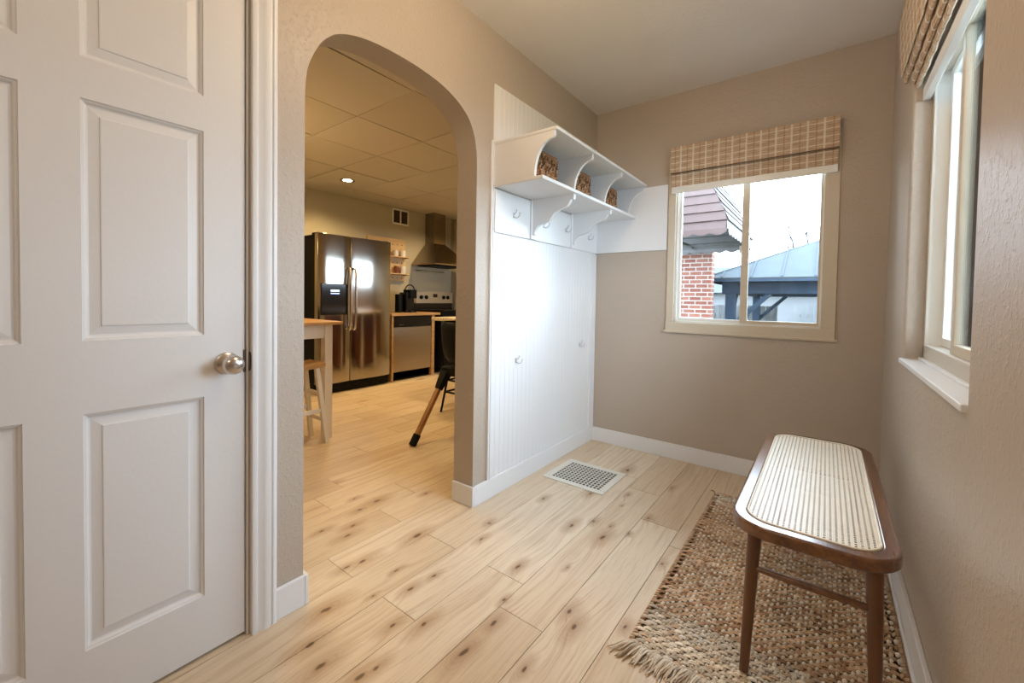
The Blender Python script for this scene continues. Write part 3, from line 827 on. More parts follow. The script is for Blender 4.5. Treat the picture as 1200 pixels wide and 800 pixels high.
# ------------------------------------------------------------------ bench
def bench():
    x0, x1, y0, y1, zt, th = 1.212, 1.592, -1.625, -.560, .458, .036
    t = thing('cane_bench', 'low walnut-coloured bench with woven cane top on tapered legs by the right wall', 'bench', ((x0+x1)/2, (y0+y1)/2, .012))
    ins = .040
    out = rrect(x0, x1, y0, y1, .105, 12); inn = rrect(x0+ins, x1-ins, y0+ins, y1-ins, .070, 12)
    bm = bmesh.new(); n = len(out)
    prof = [(0, -th), (0, 0)]
    L = {}
    for key, pts, z in (('ob', out, zt-th), ('ot', out, zt), ('it', inn, zt), ('ib', inn, zt-th)):
        L[key] = [bm.verts.new((x, y, z)) for x, y in pts]
    for a, b in (('ob', 'ot'), ('ot', 'it'), ('it', 'ib'), ('ib', 'ob')):
        for i in range(n): bm.faces.new((L[a][i], L[a][(i+1) % n], L[b][(i+1) % n], L[b][i]))
    mk('seat_frame', bm, M['walnut'], t, bevel=.009, seg=3)
    # binding spline
    bm = bmesh.new(); sp = rrect(x0+ins, x1-ins, y0+ins, y1-ins, .070, 12); sp.append(sp[0])
    tube(bm, [(x, y, zt+.0002) for x, y in sp], .0032, 8); mk('binding', bm, M['cane_bind'], t, smooth=True)
    # cane: real woven strands
    cx0, cx1, cy0, cy1, r = x0+ins, x1-ins, y0+ins, y1-ins, .070
    def inside_span(px, py, dx, dy):
        # param range of line within rounded rectangle, by sampling
        ts = []
        lo, hi = -1.5, 1.5
        def ins_(t_):
            x, y = px+dx*t_, py+dy*t_
            if not (cx0 <= x <= cx1 and cy0 <= y <= cy1): return False
            qx = max(cx0+r-x, x-(cx1-r), 0); qy = max(cy0+r-y, y-(cy1-r), 0)
            return qx*qx+qy*qy <= r*r
        N = 400; first = last = None
        for i in range(N+1):
            t_ = lo+(hi-lo)*i/N
            if ins_(t_):
                if first is None: first = t_
                last = t_
        return (first, last) if first is not None and last > first else None
    bm = bmesh.new(); z = zt-.0015
    def strand(px, py, dx, dy, w, zz, th_=.0007, ang=None):
        s = inside_span(px, py, dx, dy)
        if not s: return
        a = Vector((px+dx*s[0], py+dy*s[0], zz)); b = Vector((px+dx*s[1], py+dy*s[1], zz))
        if (b-a).length < .01: return
        bar(bm, a, b, w, th_)
    P = .0130; xm, ym = (cx0+cx1)/2, (cy0+cy1)/2
    k = -12
    for k in range(-13, 14):
        for o in (-.0019, .0019): strand(xm+k*P+o, ym, 0, 1, .0031, z)
    for k in range(-42, 43):
        for o in (-.0017, .0017): strand(xm, ym+k*P+o, 1, 0, .0028, z-.0003)
    q = math.sqrt(.5)
    for k in range(-60, 61):
        strand(xm, ym+k*P+P/2, q, q, .0018, z-.0009); strand(xm, ym+k*P+P/2, q, -q, .0018, z-.0013)
    mk('cane_seat', bm, M['cane'], t)
    # legs: tapered and splayed
    for lx, ly, fx, fy in ((1.276, -1.565, 1.262, -1.590), (1.536, -1.565, 1.548, -1.590), (1.276, -.620, 1.262, -.598), (1.536, -.620, 1.548, -.598)):
        bm = bmesh.new(); N = 8; pts = []; rad = []
        for i in range(N+1):
            u = i/N; pts.append((lx+(fx-lx)*u, ly+(fy-ly)*u, zt-th+.004+(.0165-(zt-th+.004))*u)); rad.append(.0185-.0065*u)
        tube(bm, pts, .02, 20, rad); mk('leg', bm, M['walnut_leg'], t, smooth=True)
    for y in (-1.575, -.612):
        bm = bmesh.new(); tube(bm, [(1.271, y, .315), (1.40, y, .315), (1.542, y, .315)], .009, 14, [.008, .0105, .008]); mk('stretcher', bm, M['walnut'], t, smooth=True)
bench()

# ------------------------------------------------------------------ jute rug
def rug():
    t = thing('jute_rug', 'chunky woven jute rug with cream bands and frayed ends under the bench', 'rug', (1.30, -1.05, .0))
    rr = random.Random(21)
    x0, x1, y0, y1 = .962, 1.636, -1.690, -.410
    bm = bmesh.new(); cols = []
    pitch = .0158; nrow = int((y1-y0)/pitch); cp = .0325
    browns = [(.62, .43, .28), (.54, .36, .22), (.68, .51, .36), (.42, .25, .15), (.60, .43, .29), (.64, .44, .27)]
    creams = [(.82, .75, .64), (.76, .68, .56), (.86, .80, .70), (.68, .58, .46)]
    greys = [(.62, .54, .44), (.70, .62, .52), (.50, .41, .32)]
    def blob(a, b, r, c, lift=.004, flat=.75):
        """fat stitch from a to b, arched"""
        n0 = len(bm.faces); a = Vector(a); b = Vector(b); d = (b-a); L = d.length; d.normalize(); s = Vector((-d.y, d.x, 0))
        N = 5; prev = None; K = 6
        for i in range(N+1):
            u = i/N; w = math.sin(PI*(.08+.84*u)); p = a+(b-a)*u+Vector((0, 0, lift*w))
            rad = r*(.35+.65*w)
            cur = [bm.verts.new(p+s*math.cos(k*2*PI/K)*rad+Vector((0, 0, math.sin(k*2*PI/K)*rad*flat))) for k in range(K)]
            if prev:
                for k in range(K): bm.faces.new((prev[k], prev[(k+1) % K], cur[(k+1) % K], cur[k]))
            prev = cur
        cols.extend([c]*(len(bm.faces)-n0))
    ncol = int((x1-x0)/cp)
    for j in range(nrow):
        y = y0+(j+.5)*pitch; f = (y-y0)/(y1-y0)
        band = (f < .155) or (f > .905)
        tone = .96+.12*math.sin(j*.37)+rr.uniform(-.08, .08)
        rowpal = browns if not band else creams+greys[:2]+browns[2:3]
        sh = math.radians(1.0)*(y-y0)
        wobx = rr.uniform(-.004, .004)+.004*math.sin(y*9)
        for i in range(ncol):
            x = x0+(i+.5)*cp+(.5*cp if j % 2 else 0)*1.0+sh*0
            c = rr.choice(rowpal); c = tuple(v*tone for v in c)
            e = wobx if i in (0, ncol-1) else 0
            # slanted weft stitch (two plies)
            for pl in (-1, 0, 1):
                q = rr.uniform(.72, 1.22)
                blob((x-cp*.56+e, y-.0032+pl*.0042, .0065), (x+cp*.28, y+.0032+pl*.0042, .0065), .0030, tuple(v*q for v in c), .0045)
            # warp stitch that shows between them
            if not band: cw = rr.choice(creams) if rr.random() < .8 else rr.choice(browns)
            else: cw = rr.choice(creams+greys)
            jx, jy, js = rr.uniform(-.003, .003), rr.uniform(-.0025, .0025), rr.uniform(.72, 1.1)
            blob((x+cp*.32+jx, y-pitch*.60*js+jy, .0062), (x+cp*.48+jx, y+pitch*.60*js+jy, .0062), .0058*js, cw, .0055)
    # selvedge on both long sides
    for xe in (x0-.002, x1-.003):
        for j in range(int(nrow*1.1)):
            y = y0+(j+.5)*pitch/1.1
            c = rr.choice(browns)
            blob((xe-.006, y-.005, .006), (xe+.008, y+.006, .006), .005, c, .003)
    n0 = len(bm.faces); box(bm, x0+.003, x1-.003, y0+.004, y1-.004, .001, .0050); cols.extend([(.10, .06, .035)]*(len(bm.faces)-n0))  # base plate coloured dark to paint shade into the weave's crevices
    o = mk('weave', bm, M['jute'], t); 
    color_faces(o, cols)
    for end in (0, 1):
        bm = bmesh.new(); cols2 = []
        pal = greys+creams[:2] if end == 0 else browns+creams[:1]
        n = 200 if end == 0 else 110
        for k in range(n):
            n0 = len(bm.faces)
            x = x0-.006+(x1-x0+.01)*(k+rr.random())/n
            L = rr.uniform(.045, .085) if end == 0 else rr.uniform(.03, .055)
            s = -1 if end == 0 else 1
            yb = (y0+.006) if end == 0 else (y1-.006)
            dr = rr.uniform(-.35, -.1)*L if end == 0 else rr.uniform(-.5, .1)*L
            if end == 0 and k < 16: dr -= .03*(1-k/16)
            z = rr.uniform(.006, .013)
            q = [(x, yb, .008), (x+dr*.3+rr.uniform(-.003, .003), yb+s*L*.35, z+.003), (x+dr*.7+rr.uniform(-.005, .005), yb+s*L*.7, z-.001), (x+dr+rr.uniform(-.007, .007), yb+s*L, .004)]
            tube(bm, catmull(q, 3), .003, 5, [.0034]*4+[.003]*3+[.0026, .0022, .0012])
            c = rr.choice(pal); cols2 += [c]*(len(bm.faces)-n0)
        f = mk('fringe', bm, M['jute'], t); color_faces(f, cols2); f['kind'] = 'stuff'
rug()

# ------------------------------------------------------------------ kitchen: refrigerator
def fridge():
    fx = -2.852; y0, ym, y1 = -.662, -.276, .268; zt = 1.742
    t = thing('refrigerator', 'tall black-sided stainless steel side-by-side refrigerator with water dispenser', 'refrigerator', (-3.17, -.2, 0))
    mk('body', B((KX+.02, fx-.075, y0+.004, y1-.004, .05, zt-.012), (KX+.06, fx-.10, y0+.03, y1-.03, .0, .06)), M['black'], t, bevel=.006)
    mk('hinge_cover', B((fx-.16, fx-.03, y0+.015, y0+.07, zt-.012, zt+.010)), M['black'], t, bevel=.004)
    mk('hinge_cover', B((fx-.16, fx-.03, y1-.07, y1-.015, zt-.012, zt+.010)), M['black'], t, bevel=.004)
    mk('kick_grille', B((fx-.09, fx-.02, y0+.01, y1-.01, .012, .105)), M['black'], t, bevel=.004)
    def door(a, b, holes=None):
        # gently bowed stainless front
        bm = bmesh.new(); N = 10; z0, z1 = .115, zt
        rows_ = []
        for k in range(N+1):
            y = a+(b-a)*k/N; u = 2*k/N-1; d = .012*(1-u*u)-.006*(abs(u)**8)
            rows_.append([bm.verts.new((fx+d, y, z)) for z in (z0, z1)]+[bm.verts.new((fx-.07, y, z)) for z in (z1, z0)])
        for k in range(N):
            for i in range(4): bm.faces.new((rows_[k][i], rows_[k][(i+1) % 4], rows_[k+1][(i+1) % 4], rows_[k+1][i]))
        bm.faces.new(rows_[0]); bm.faces.new(rows_[-1][::-1])
        return bm
    l = mk('freezer_door', door(y0, ym-.004), M['steel'], t, bevel=.004)
    r = mk('fridge_door', door(ym+.004, y1), M['steel'], t, bevel=.004)
    for d, y in ((l, ym-.030), (r, ym+.030)):
        bm = bmesh.new()
        pts = catmull([(fx+.012, y, 1.385), (fx+.040, y, 1.365), (fx+.058, y, 1.25), (fx+.062, y, 1.05), (fx+.058, y, .83), (fx+.040, y, .715), (fx+.012, y, .695)], 5)
        tube(bm, pts, .014, 12); mk('door_handle', bm, M['nickel'], d, smooth=True)
    dp = mk('water_dispenser', B((fx+.006, fx+.017, -.632, -.318, .865, 1.205)), M['gloss_black'], l, bevel=.006)
    bm = B((fx+.016, fx+.019, -.58, -.37, 1.115, 1.165)); mk('dispenser_display', B((fx+.0172, fx+.0185, -.525, -.425, 1.120, 1.140), (fx+.0172, fx+.0185, -.525, -.425, 1.096, 1.104)), M['display'], l)
    bm = bmesh.new(); lathe(bm, [(0, 0), (.013, 0), (.013, .003), (0, .003)], (fx+.003, y1-.045, 1.70), 'x', 20); mk('badge', bm, M['chrome'], r)
fridge()

def counter():
    t = thing('base_cabinet', 'narrow light wood cabinet sides framing the dishwasher under the wooden counter', 'cabinet', (-3.18, .7, 0))
    mk('side_panel', B((KX+.01, -2.885, .318, .345, 0, .83)), M['butcher'], t, bevel=.002)
    mk('side_panel', B((KX+.01, -2.885, .985, 1.035, 0, .83)), M['butcher'], t, bevel=.002)
    mk('back_panel', B((KX+.01, KX+.03, .345, .985, 0, .83)), M['butcher'], t)
    o = mk('worktop', B((KX+.005, -2.865, .300, 1.125, .832, .864)), M['butcher'], bevel=.004)
    tag(origin_to_base(o), 'thin wooden worktop above the dishwasher, between fridge and range', 'worktop')
    t = thing('dishwasher', 'stainless front dishwasher with black control strip beneath the wooden worktop', 'dishwasher', (-3.18, .665, 0))
    mk('tub', B((KX+.05, -2.93, .350, .980, .02, .825)), M['black'], t, bevel=.003)
    mk('door', B((-2.93, -2.895, .352, .978, .115, .685)), M['steel_dw'], t, bevel=.004)
    mk('control_panel', B((-2.93, -2.888, .352, .978, .690, .822)), M['gloss_black'], t, bevel=.004)
    mk('badge', B((-2.888, -2.8865, .43, .50, .715, .720)), M['chrome'], t)
    mk('toe_kick', B((-2.96, -2.93, .352, .978, .0, .11)), M['black'], t)
counter()

def range_():
    y0, y1 = 1.132, 1.892; xb = -3.40
    t = thing('kitchen_range', 'black electric range with stainless control backguard below the hood', 'stove', (-3.15, 1.51, 0))
    mk('body', B((KX+.03, -2.83, y0, y1, .08, .885)), M['black'], t, bevel=.004)
    mk('cooktop', B((KX+.03, -2.81, y0-.002, y1+.002, .885, .905)), M['gloss_black'], t, bevel=.004)
    mk('oven_door', B((-2.83, -2.80, y0+.01, y1-.01, .22, .82)), M['gloss_black'], t, bevel=.005)
    bm = bmesh.new(); tube(bm, [(-2.80, y0+.06, .77), (-2.765, y0+.06, .77), (-2.765, y1-.06, .77), (-2.80, y1-.06, .77)], .011, 10); mk('oven_handle', bm, M['chrome'], t, smooth=True)
    mk('drawer', B((-2.83, -2.805, y0+.01, y1-.01, .09, .21)), M['black'], t, bevel=.004)
    # backguard: dark glass lower part, arched stainless upper part
    mk('backguard_base', B((KX+.03, xb-.002, y0+.005, y1-.005, .905, .992)), M['gloss_black'], t, bevel=.004)
    bm = bmesh.new(); out = [(y0+.003, .985)]
    for k in range(13):
        u = k/12; out.append((y0+.003+(y1-y0-.006)*u, 1.148+.020*math.sin(PI*u)))
    out.append((y1-.003, .985))
    prism(bm, out, 'x', KX+.03, xb+.008); bg = mk('backguard', bm, M['steel_matte'], t, bevel=.006)
    for y in (1.225, 1.325, 1.685, 1.775):
        bm = bmesh.new(); lathe(bm, [(0, 0), (.030, 0), (.027, .018), (0, .020)], (xb+.008, y, 1.075), 'x', 18); box(bm, xb+.026, xb+.034, y-.005, y+.005, 1.055, 1.098)
        mk('knob', bm, M['black'], bg, bevel=.001)
    mk('clock_display', B((xb+.008, xb+.010, 1.468, 1.555, 1.075, 1.128)), M['gloss_black'], bg)
    return t
range_()

def hood():
    y0, y1 = 1.125, 1.885; xf = -2.985; zb = 1.545; zm = 1.590; zc = 1.888
    t = thing('range_hood', 'stainless pyramid range hood with square chimney on the far kitchen wall', 'range hood', (-3.25, 1.5, 1.5))
    bm = bmesh.new()
    a = [(KX+.002, y0), (xf, y0), (xf, y1), (KX+.002, y1)]; c = [(KX+.002, 1.385), (-3.300, 1.385), (-3.300, 1.625), (KX+.002, 1.625)]
    r0 = [bm.verts.new((x, y, zb)) for x, y in a]; r1 = [bm.verts.new((x, y, zb+.022)) for x, y in a]; r2 = [bm.verts.new((x, y, zc)) for x, y in c]
    for p, q in ((r0, r1), (r1, r2)):
        for i in range(4): bm.faces.new((p[i], p[(i+1) % 4], q[(i+1) % 4], q[i]))
    bm.faces.new(r0); bm.faces.new(r2)
    mk('canopy', bm, M['steel2'], t, bevel=.002)
    mk('chimney', B((KX+.002, -3.300, 1.385, 1.625, zc-.004, KH)), M['steel2'], t, bevel=.002)
    mk('filter', B((KX+.06, xf-.06, y0+.06, y1-.06, zb-.012, zb-.001)), M['black'], t, bevel=.002)
    mk('badge', B((xf, xf+.002, 1.62, 1.70, zb+.004, zb+.014)), M['chrome'], t)
    r = bmesh.new(); yb = 1.20
    tube(r, [(KX+.002, yb, 1.475), (KX+.05, yb, 1.475)], .010, 8); tube(r, [(KX+.002, yb+.5, 1.475), (KX+.05, yb+.5, 1.475)], .010, 8)
    tube(r, [(KX+.05, yb-.04, 1.475), (KX+.05, yb+.54, 1.475)], .011, 10)
    o = thing('utensil_rail', 'slim metal rail on the wall just under the range hood', 'rail', (KX+.05, yb+.25, 1.46)); mk('bar', r, M['chrome'], o, smooth=True)
hood()

def coffee():
    x, y, z = -3.22, .800, .866
    t = thing('coffee_maker', 'black pod coffee maker with round reservoir on the wooden worktop', 'coffee maker', (x, y, z))
    bm = bmesh.new(); prism(bm, [(x-.07+a, y-.07+b) for a, b in rrect(0, .17, 0, .15, .03, 5)], 'z', z, z+.27); mk('body', bm, M['gloss_black'], t, bevel=.006)
    bm = bmesh.new(); lathe(bm, [(0, 0), (.052, 0), (.052, .235), (.046, .245), (0, .246)], (x+.01, y-.125, z), 'z', 24); mk('water_tank', bm, M['black'], t, smooth=True)
    bm = bmesh.new(); prism(bm, [(x+.05+a, y-.03+b) for a, b in rrect(0, .10, 0, .12, .04, 5)], 'z', z, z+.025); mk('drip_tray', bm, M['gloss_black'], t, bevel=.003)
    bm = bmesh.new(); prism(bm, [(x-.03+a, y-.045+b) for a, b in rrect(0, .17, 0, .15, .05, 6)], 'z', z+.19, z+.31); mk('brew_head', bm, M['black'], t, bevel=.012, seg=3)
    bm = bmesh.new(); tube(bm, catmull([(x+.02, y-.04, z+.30), (x+.05, y-.02, z+.36), (x+.07, y+.03, z+.375), (x+.07, y+.08, z+.34), (x+.06, y+.10, z+.29)], 5), .008, 8); mk('handle', bm, M['gloss_black'], t, smooth=True)
coffee()

def pegboard():
    t = thing('peg_shelf', 'light wood pegboard shelf with two ledges on the wall beside the fridge', 'shelf', (KX, .66, 1.30))
    mk('board', B((KX+.002, KX+.020, .335, .918, 1.225, 1.760)) if False else B((KX+.002, KX+.022, .355, .992, 1.300, 1.900)), M['ply'], t, bevel=.002)
    bm = bmesh.new()
    for y in (.45, .53, .61, .69, .77, .85, .93):
        for z in (1.345, 1.56, 1.82): lathe(bm, [(0, 0), (.008, 0), (.008, .0015), (0, .0015)], (KX+.0215, y, z), 'x', 10)
    mk('peg_hole', bm, M['dark_hole'], t, kind='stuff')
    for z in (1.405, 1.645):
        l = mk('ledge', B((KX+.022, KX+.130, .60, .985, z-.012, z)), M['ply'], t, bevel=.002)
        for y in (.64, .95):
            bm = bmesh.new(); tube(bm, [(KX+.02, y, z-.018), (KX+.15, y, z-.018)], .007, 8); mk('peg', bm, M['pine'], l, smooth=True)
pegboard()
def mug(y, z, r, h, mat, label, nm='mug', cat='mug'):
    t = thing(nm, label, cat, (KX+.082, y, z))
    bm = bmesh.new(); lathe(bm, [(0, 0), (r*.9, 0), (r, .006), (r, h), (r-.004, h), (r-.004, .01), (0, .008)], (KX+.075, y, z), 'z', 20); mk('cup_body', bm, mat, t, smooth=True)
    bm = bmesh.new(); tube(bm, catmull([(KX+.075, y+r-.002, z+h*.8), (KX+.075, y+r+.018, z+h*.75), (KX+.075, y+r+.018, z+h*.3), (KX+.075, y+r-.002, z+h*.22)], 4), .004, 6); mk('handle', bm, mat, t, smooth=True)
mug(.780, 1.645, .034, .085, M['ceramic'], 'white mug on the upper ledge of the pegboard, nearer the fridge')
mug(.905, 1.645, .036, .090, M['whitewood'], 'cream mug on the upper ledge of the pegboard, nearer the range hood')
mug(.910, 1.405, .040, .105, M['ceramic'], 'tall white mug on the lower ledge of the pegboard')
mug(.795, 1.405, .034, .105, M['redwood'], 'dark brown cup on the lower ledge of the pegboard')

t = thing('wall_vent', 'white framed air return vent high on the kitchen wall', 'wall vent', (KX, .91, 2.11))
mk('frame', B((KX+.001, KX+.014, .762, .788, 2.108, 2.335), (KX+.001, KX+.014, 1.036, 1.062, 2.108, 2.335), (KX+.001, KX+.014, .762, 1.062, 2.108, 2.134), (KX+.001, KX+.014, .762, 1.062, 2.309, 2.335), (KX+.001, KX+.014, .902, .922, 2.12, 2.32)), M['ceramic'], t, bevel=.002)
bm = bmesh.new()
for k in range(9): bar(bm, (KX+.006, .785, 2.145+.02*k), (KX+.006, 1.04, 2.145+.02*k), .002, .014, (.6, 0, .8))
mk('louvre_blade', bm, M['bronze'], t)
mk('backing', B((KX+.0005, KX+.001, .785, 1.04, 2.13, 2.315)), M['dark_hole'], t)

def downlight():
    x, y = -2.807, -.356
    t = thing('downlight', 'lit round recessed ceiling light in the kitchen drop ceiling', 'ceiling light', (x, y, KH))
    bm = bmesh.new(); lathe(bm, [(.080, .001), (.080, -.004), (.062, -.007), (.058, -.003), (.056, .0)], (x, y, KH), 'z', 32); mk('trim_ring', bm, M['bronze'], t, smooth=True)
    bm = bmesh.new(); lathe(bm, [(0, -.006), (.035, -.005), (.056, -.001), (.056, .001), (0, .001)], (x, y, KH-.0015), 'z', 32); mk('lens', bm, M['lamp'], t, smooth=True)
downlight()

# ------------------------------------------------------------------ kitchen: table, stool, island, high chair, bar stool
def table():
    tz = .858
    t = thing('dining_table', 'tall white dining table with honey wood top left of the archway', 'table', (-2.05, -1.55, 0))
    X1, Y1 = -1.475, -1.245
    x0, x1, y0, y1 = -2.35, -1.50, -2.75, -1.185
    mk('tabletop', B((x0, x1, y0, y1, tz, tz+.024)), M['pine'], t, bevel=.005)
    mk('apron', B((x0+.07, x1-.055, y0+.055, y0+.075, tz-.10, tz), (x0+.07, x1-.055, y1-.10, y1-.08, tz-.10, tz), (x1-.075, x1-.055, y0+.07, y1-.08, tz-.10, tz), (x0+.055, x0+.075, y0+.07, y1-.08, tz-.10, tz)), M['whitewood'], t, bevel=.002)
    for a in (x0+.045, x1-.105):
        for b in (y0+.045, y1-.125): mk('leg', B((a+.01, a+.07, b, b+.06, 0, tz)), M['whitewood'], t, bevel=.003)
table()
def stool():
    cx, cy, sz = -1.58, -1.545, .578
    t = thing('counter_stool', 'backless white stool with honey wood saddle seat in front of the table', 'stool', (cx, cy, 0))
    bm = bmesh.new()
    # saddle seat
    N = 10; rows_ = []; hw, hl = .115, .205
    for i in range(N+1):
        u = 2*i/N-1; z = sz+.012*u*u
        rows_.append([bm.verts.new((cx+v*hw, cy+u*hl, zz)) for v, zz in ((-1, z), (1, z), (1, z-.032), (-1, z-.032))])
    for i in range(N):
        for k in range(4): bm.faces.new((rows_[i][k], rows_[i][(k+1) % 4], rows_[i+1][(k+1) % 4], rows_[i+1][k]))
    bm.faces.new(rows_[0]); bm.faces.new(rows_[-1][::-1])
    mk('seat', bm, M['pine'], t, bevel=.006)
    feet = {}
    for sx in (-1, 1):
        for sy in (-1, 1):
            a = (cx+sx*.085, cy+sy*.150, sz-.022); b = (cx+sx*.112, cy+sy*.212, .0)
            feet[sx, sy] = (Vector(a), Vector(b)); bm = bmesh.new(); bar(bm, b, a, .034, .030, (0, 1, 0)); mk('leg', bm, M['whitewood'], t, bevel=.002)
    def at(k, z):
        a, b = feet[k]; return a.lerp(b, (a.z-z)/(a.z-b.z))
    for (k1, k2, z) in (((-1, -1), (1, -1), .17), ((-1, 1), (1, 1), .17), ((-1, 1), (1, 1), .36), ((-1, -1), (1, -1), .36), ((1, -1), (1, 1), .24), ((-1, -1), (-1, 1), .24)):
        bm = bmesh.new(); bar(bm, at(k1, z), at(k2, z), .014, .030); mk('rung', bm, M['whitewood'], t, bevel=.002)
stool()

def island():
    t = thing('kitchen_island', 'island counter with pale speckled top and reddish cabinet base in the kitchen', 'kitchen island', (-1.5, .6, 0))
    tx = NT('speckled_laminate'); n = tx.noise(tx.obj(), 60, 3); tx.set(tx.ramp(n, [(.35, (.35, .24, .12)), (.5, (.68, .6, .46)), (.65, (.78, .72, .6))]), .4)
    mk('countertop', B((-1.94, -.95, .115, .95, .828, .862)), tx.m, t, bevel=.005)
    mk('cabinet', B((-1.62, -1.0, .38, .92, .05, .828)), M['redwood'], t, bevel=.004)
    mk('support_post', B((-1.73, -1.68, .46, .51, 0, .828)), M['whitewood'], t, bevel=.003)
    mk('support_post', B((-1.73, -1.68, .85, .90, 0, .828)), M['whitewood'], t, bevel=.003)
island()

def sink_cabinet():
    t = thing('base_cabinet', 'dark cherry base cabinet against the kitchen outer wall behind the high chair', 'cabinet', (-.43, 1.1, 0))
    mk('body', B((-.72, -TW-.003, .30, 1.93, .09, .83), (-.66, -TW-.003, .32, 1.93, 0, .09)), M['redwood'], t, bevel=.003)
    for k in range(4):
        y = .31+k*.405
        d = mk('cabinet_door', B((-.738, -.720, y+.004, y+.400, .11, .66), (-.742, -.738, y+.06, y+.345, .17, .60)), M['redwood'], t, bevel=.003)
        bm = bmesh.new(); lathe(bm, [(0, -.022), (.012, -.020), (.009, -.008), (.006, 0)], (-.738, y+.35, .60), 'x', 14); mk('knob', bm, M['nickel'], d, smooth=True)
        d = mk('drawer', B((-.738, -.720, y+.004, y+.400, .67, .82)), M['redwood'], t, bevel=.003)
        bm = bmesh.new(); lathe(bm, [(0, -.022), (.012, -.020), (.009, -.008), (.006, 0)], (-.738, y+.2, .745), 'x', 14); mk('knob', bm, M['nickel'], d, smooth=True)
    o = mk('worktop', B((-.755, -TW-.003, .28, 1.94, .832, .862)), M['butcher'], bevel=.004)
    tag(origin_to_base(o), 'wooden worktop on the dark cherry cabinet along the outer wall', 'worktop')
sink_cabinet()
def highchair2():
    """origin on the foot that shows; the chair stands right of it"""
    t = thing('high_chair', 'black moulded high chair with splayed wood legs and black foot caps beside the archway', 'high chair', (-.80, -.55, 0))
    A = Vector((-.925, -.985, .002)); Bp = Vector((-.905, -.69, .47))
    legs = [(A, Bp), (Vector((-.28, -.90, .002)), Vector((-.50, -.66, .47))), (Vector((-1.00, -.22, .002)), Vector((-.88, -.42, .47))), (Vector((-.30, -.16, .002)), Vector((-.50, -.42, .47)))]
    for a, b in legs:
        bm = bmesh.new(); bar(bm, a.lerp(b, .10), a.lerp(b, .86), .038, .030, (0, 1, 0)); mk('leg', bm, M['oak_leg'], t, bevel=.004)
        bm = bmesh.new(); bar(bm, a, a.lerp(b, .155), .045, .037, (0, 1, 0)); mk('foot_cap', bm, M['black'], t, bevel=.003)
        bm = bmesh.new(); bar(bm, a.lerp(b, .80), a.lerp(b, 1.12), .046, .044, (0, 1, 0), .085, .070); mk('leg_socket', bm, M['black'], t, bevel=.004)
    mk('under_frame', B((-.93, -.47, -.70, -.40, .475, .545)), M['black'], t, bevel=.012)
    bm = bmesh.new(); N = 28; prev = None; sx, sy = -.748, -.585
    for (z, rx, ry) in ((.545, .10, .08), (.575, .17, .13), (.64, .215, .17), (.74, .232, .185), (.84, .238, .190), (.885, .236, .188), (.892, .228, .180), (.84, .222, .172), (.68, .19, .15), (.62, .12, .09)):
        cur = [bm.verts.new((sx+rx*math.cos(k*2*PI/N), sy+ry*math.sin(k*2*PI/N), z)) for k in range(N)]
        if prev:
            for k in range(N): bm.faces.new((prev[k], prev[(k+1) % N], cur[(k+1) % N], cur[k]))
        else: bm.faces.new(cur[::-1])
        prev = cur
    bm.faces.new(prev)
    mk('seat_shell', bm, M['black'], t, smooth=True)
    bm = bmesh.new(); prism(bm, [(a, b) for a, b in rrect(-.625, -.40, -.87, -.66, .03, 5)], 'z', .680, .694)
    mk('tray', bm, M['ceramic'], t, bevel=.004)
highchair2()

def barstool():
    cx, cy = -1.23, .00
    t = thing('bar_stool', 'black metal stool with thin legs and rungs at the island, behind the high chair', 'stool', (cx, cy, 0))
    legs = {}
    for sx in (-1, 1):
        for sy in (-1, 1):
            a = Vector((cx+sx*.20, cy+sy*.22, .0)); b = Vector((cx+sx*.13, cy+sy*.13, .62)); legs[sx, sy] = (a, b)
            bm = bmesh.new(); cyl(bm, a, b, .010, .012, 12); mk('leg', bm, M['black'], t, smooth=True)
    for z in (.19, .30):
        for k1, k2 in (((-1, -1), (1, -1)), ((1, -1), (1, 1)), ((1, 1), (-1, 1)), ((-1, 1), (-1, -1))):
            p = legs[k1][0].lerp(legs[k1][1], z/.62); q = legs[k2][0].lerp(legs[k2][1], z/.62)
            bm = bmesh.new(); cyl(bm, p, q, .009, .009, 10); mk('rung', bm, M['black'], t, smooth=True)
    bm = bmesh.new(); lathe(bm, [(0, .61), (.16, .61), (.17, .625), (.165, .645), (0, .65)], (cx, cy, 0), 'z', 28); mk('seat', bm, M['black'], t, smooth=True)
barstool()

# ------------------------------------------------------------------ outdoors
GZ = -.75
o = mk('lawn', B((-14, 22, WB+.6, 34, GZ-.1, GZ), (W+RT+.5, 22, -8, WB+.6, GZ-.1, GZ)), M['grass']); o['kind'] = 'structure'; o.name = 'ground'
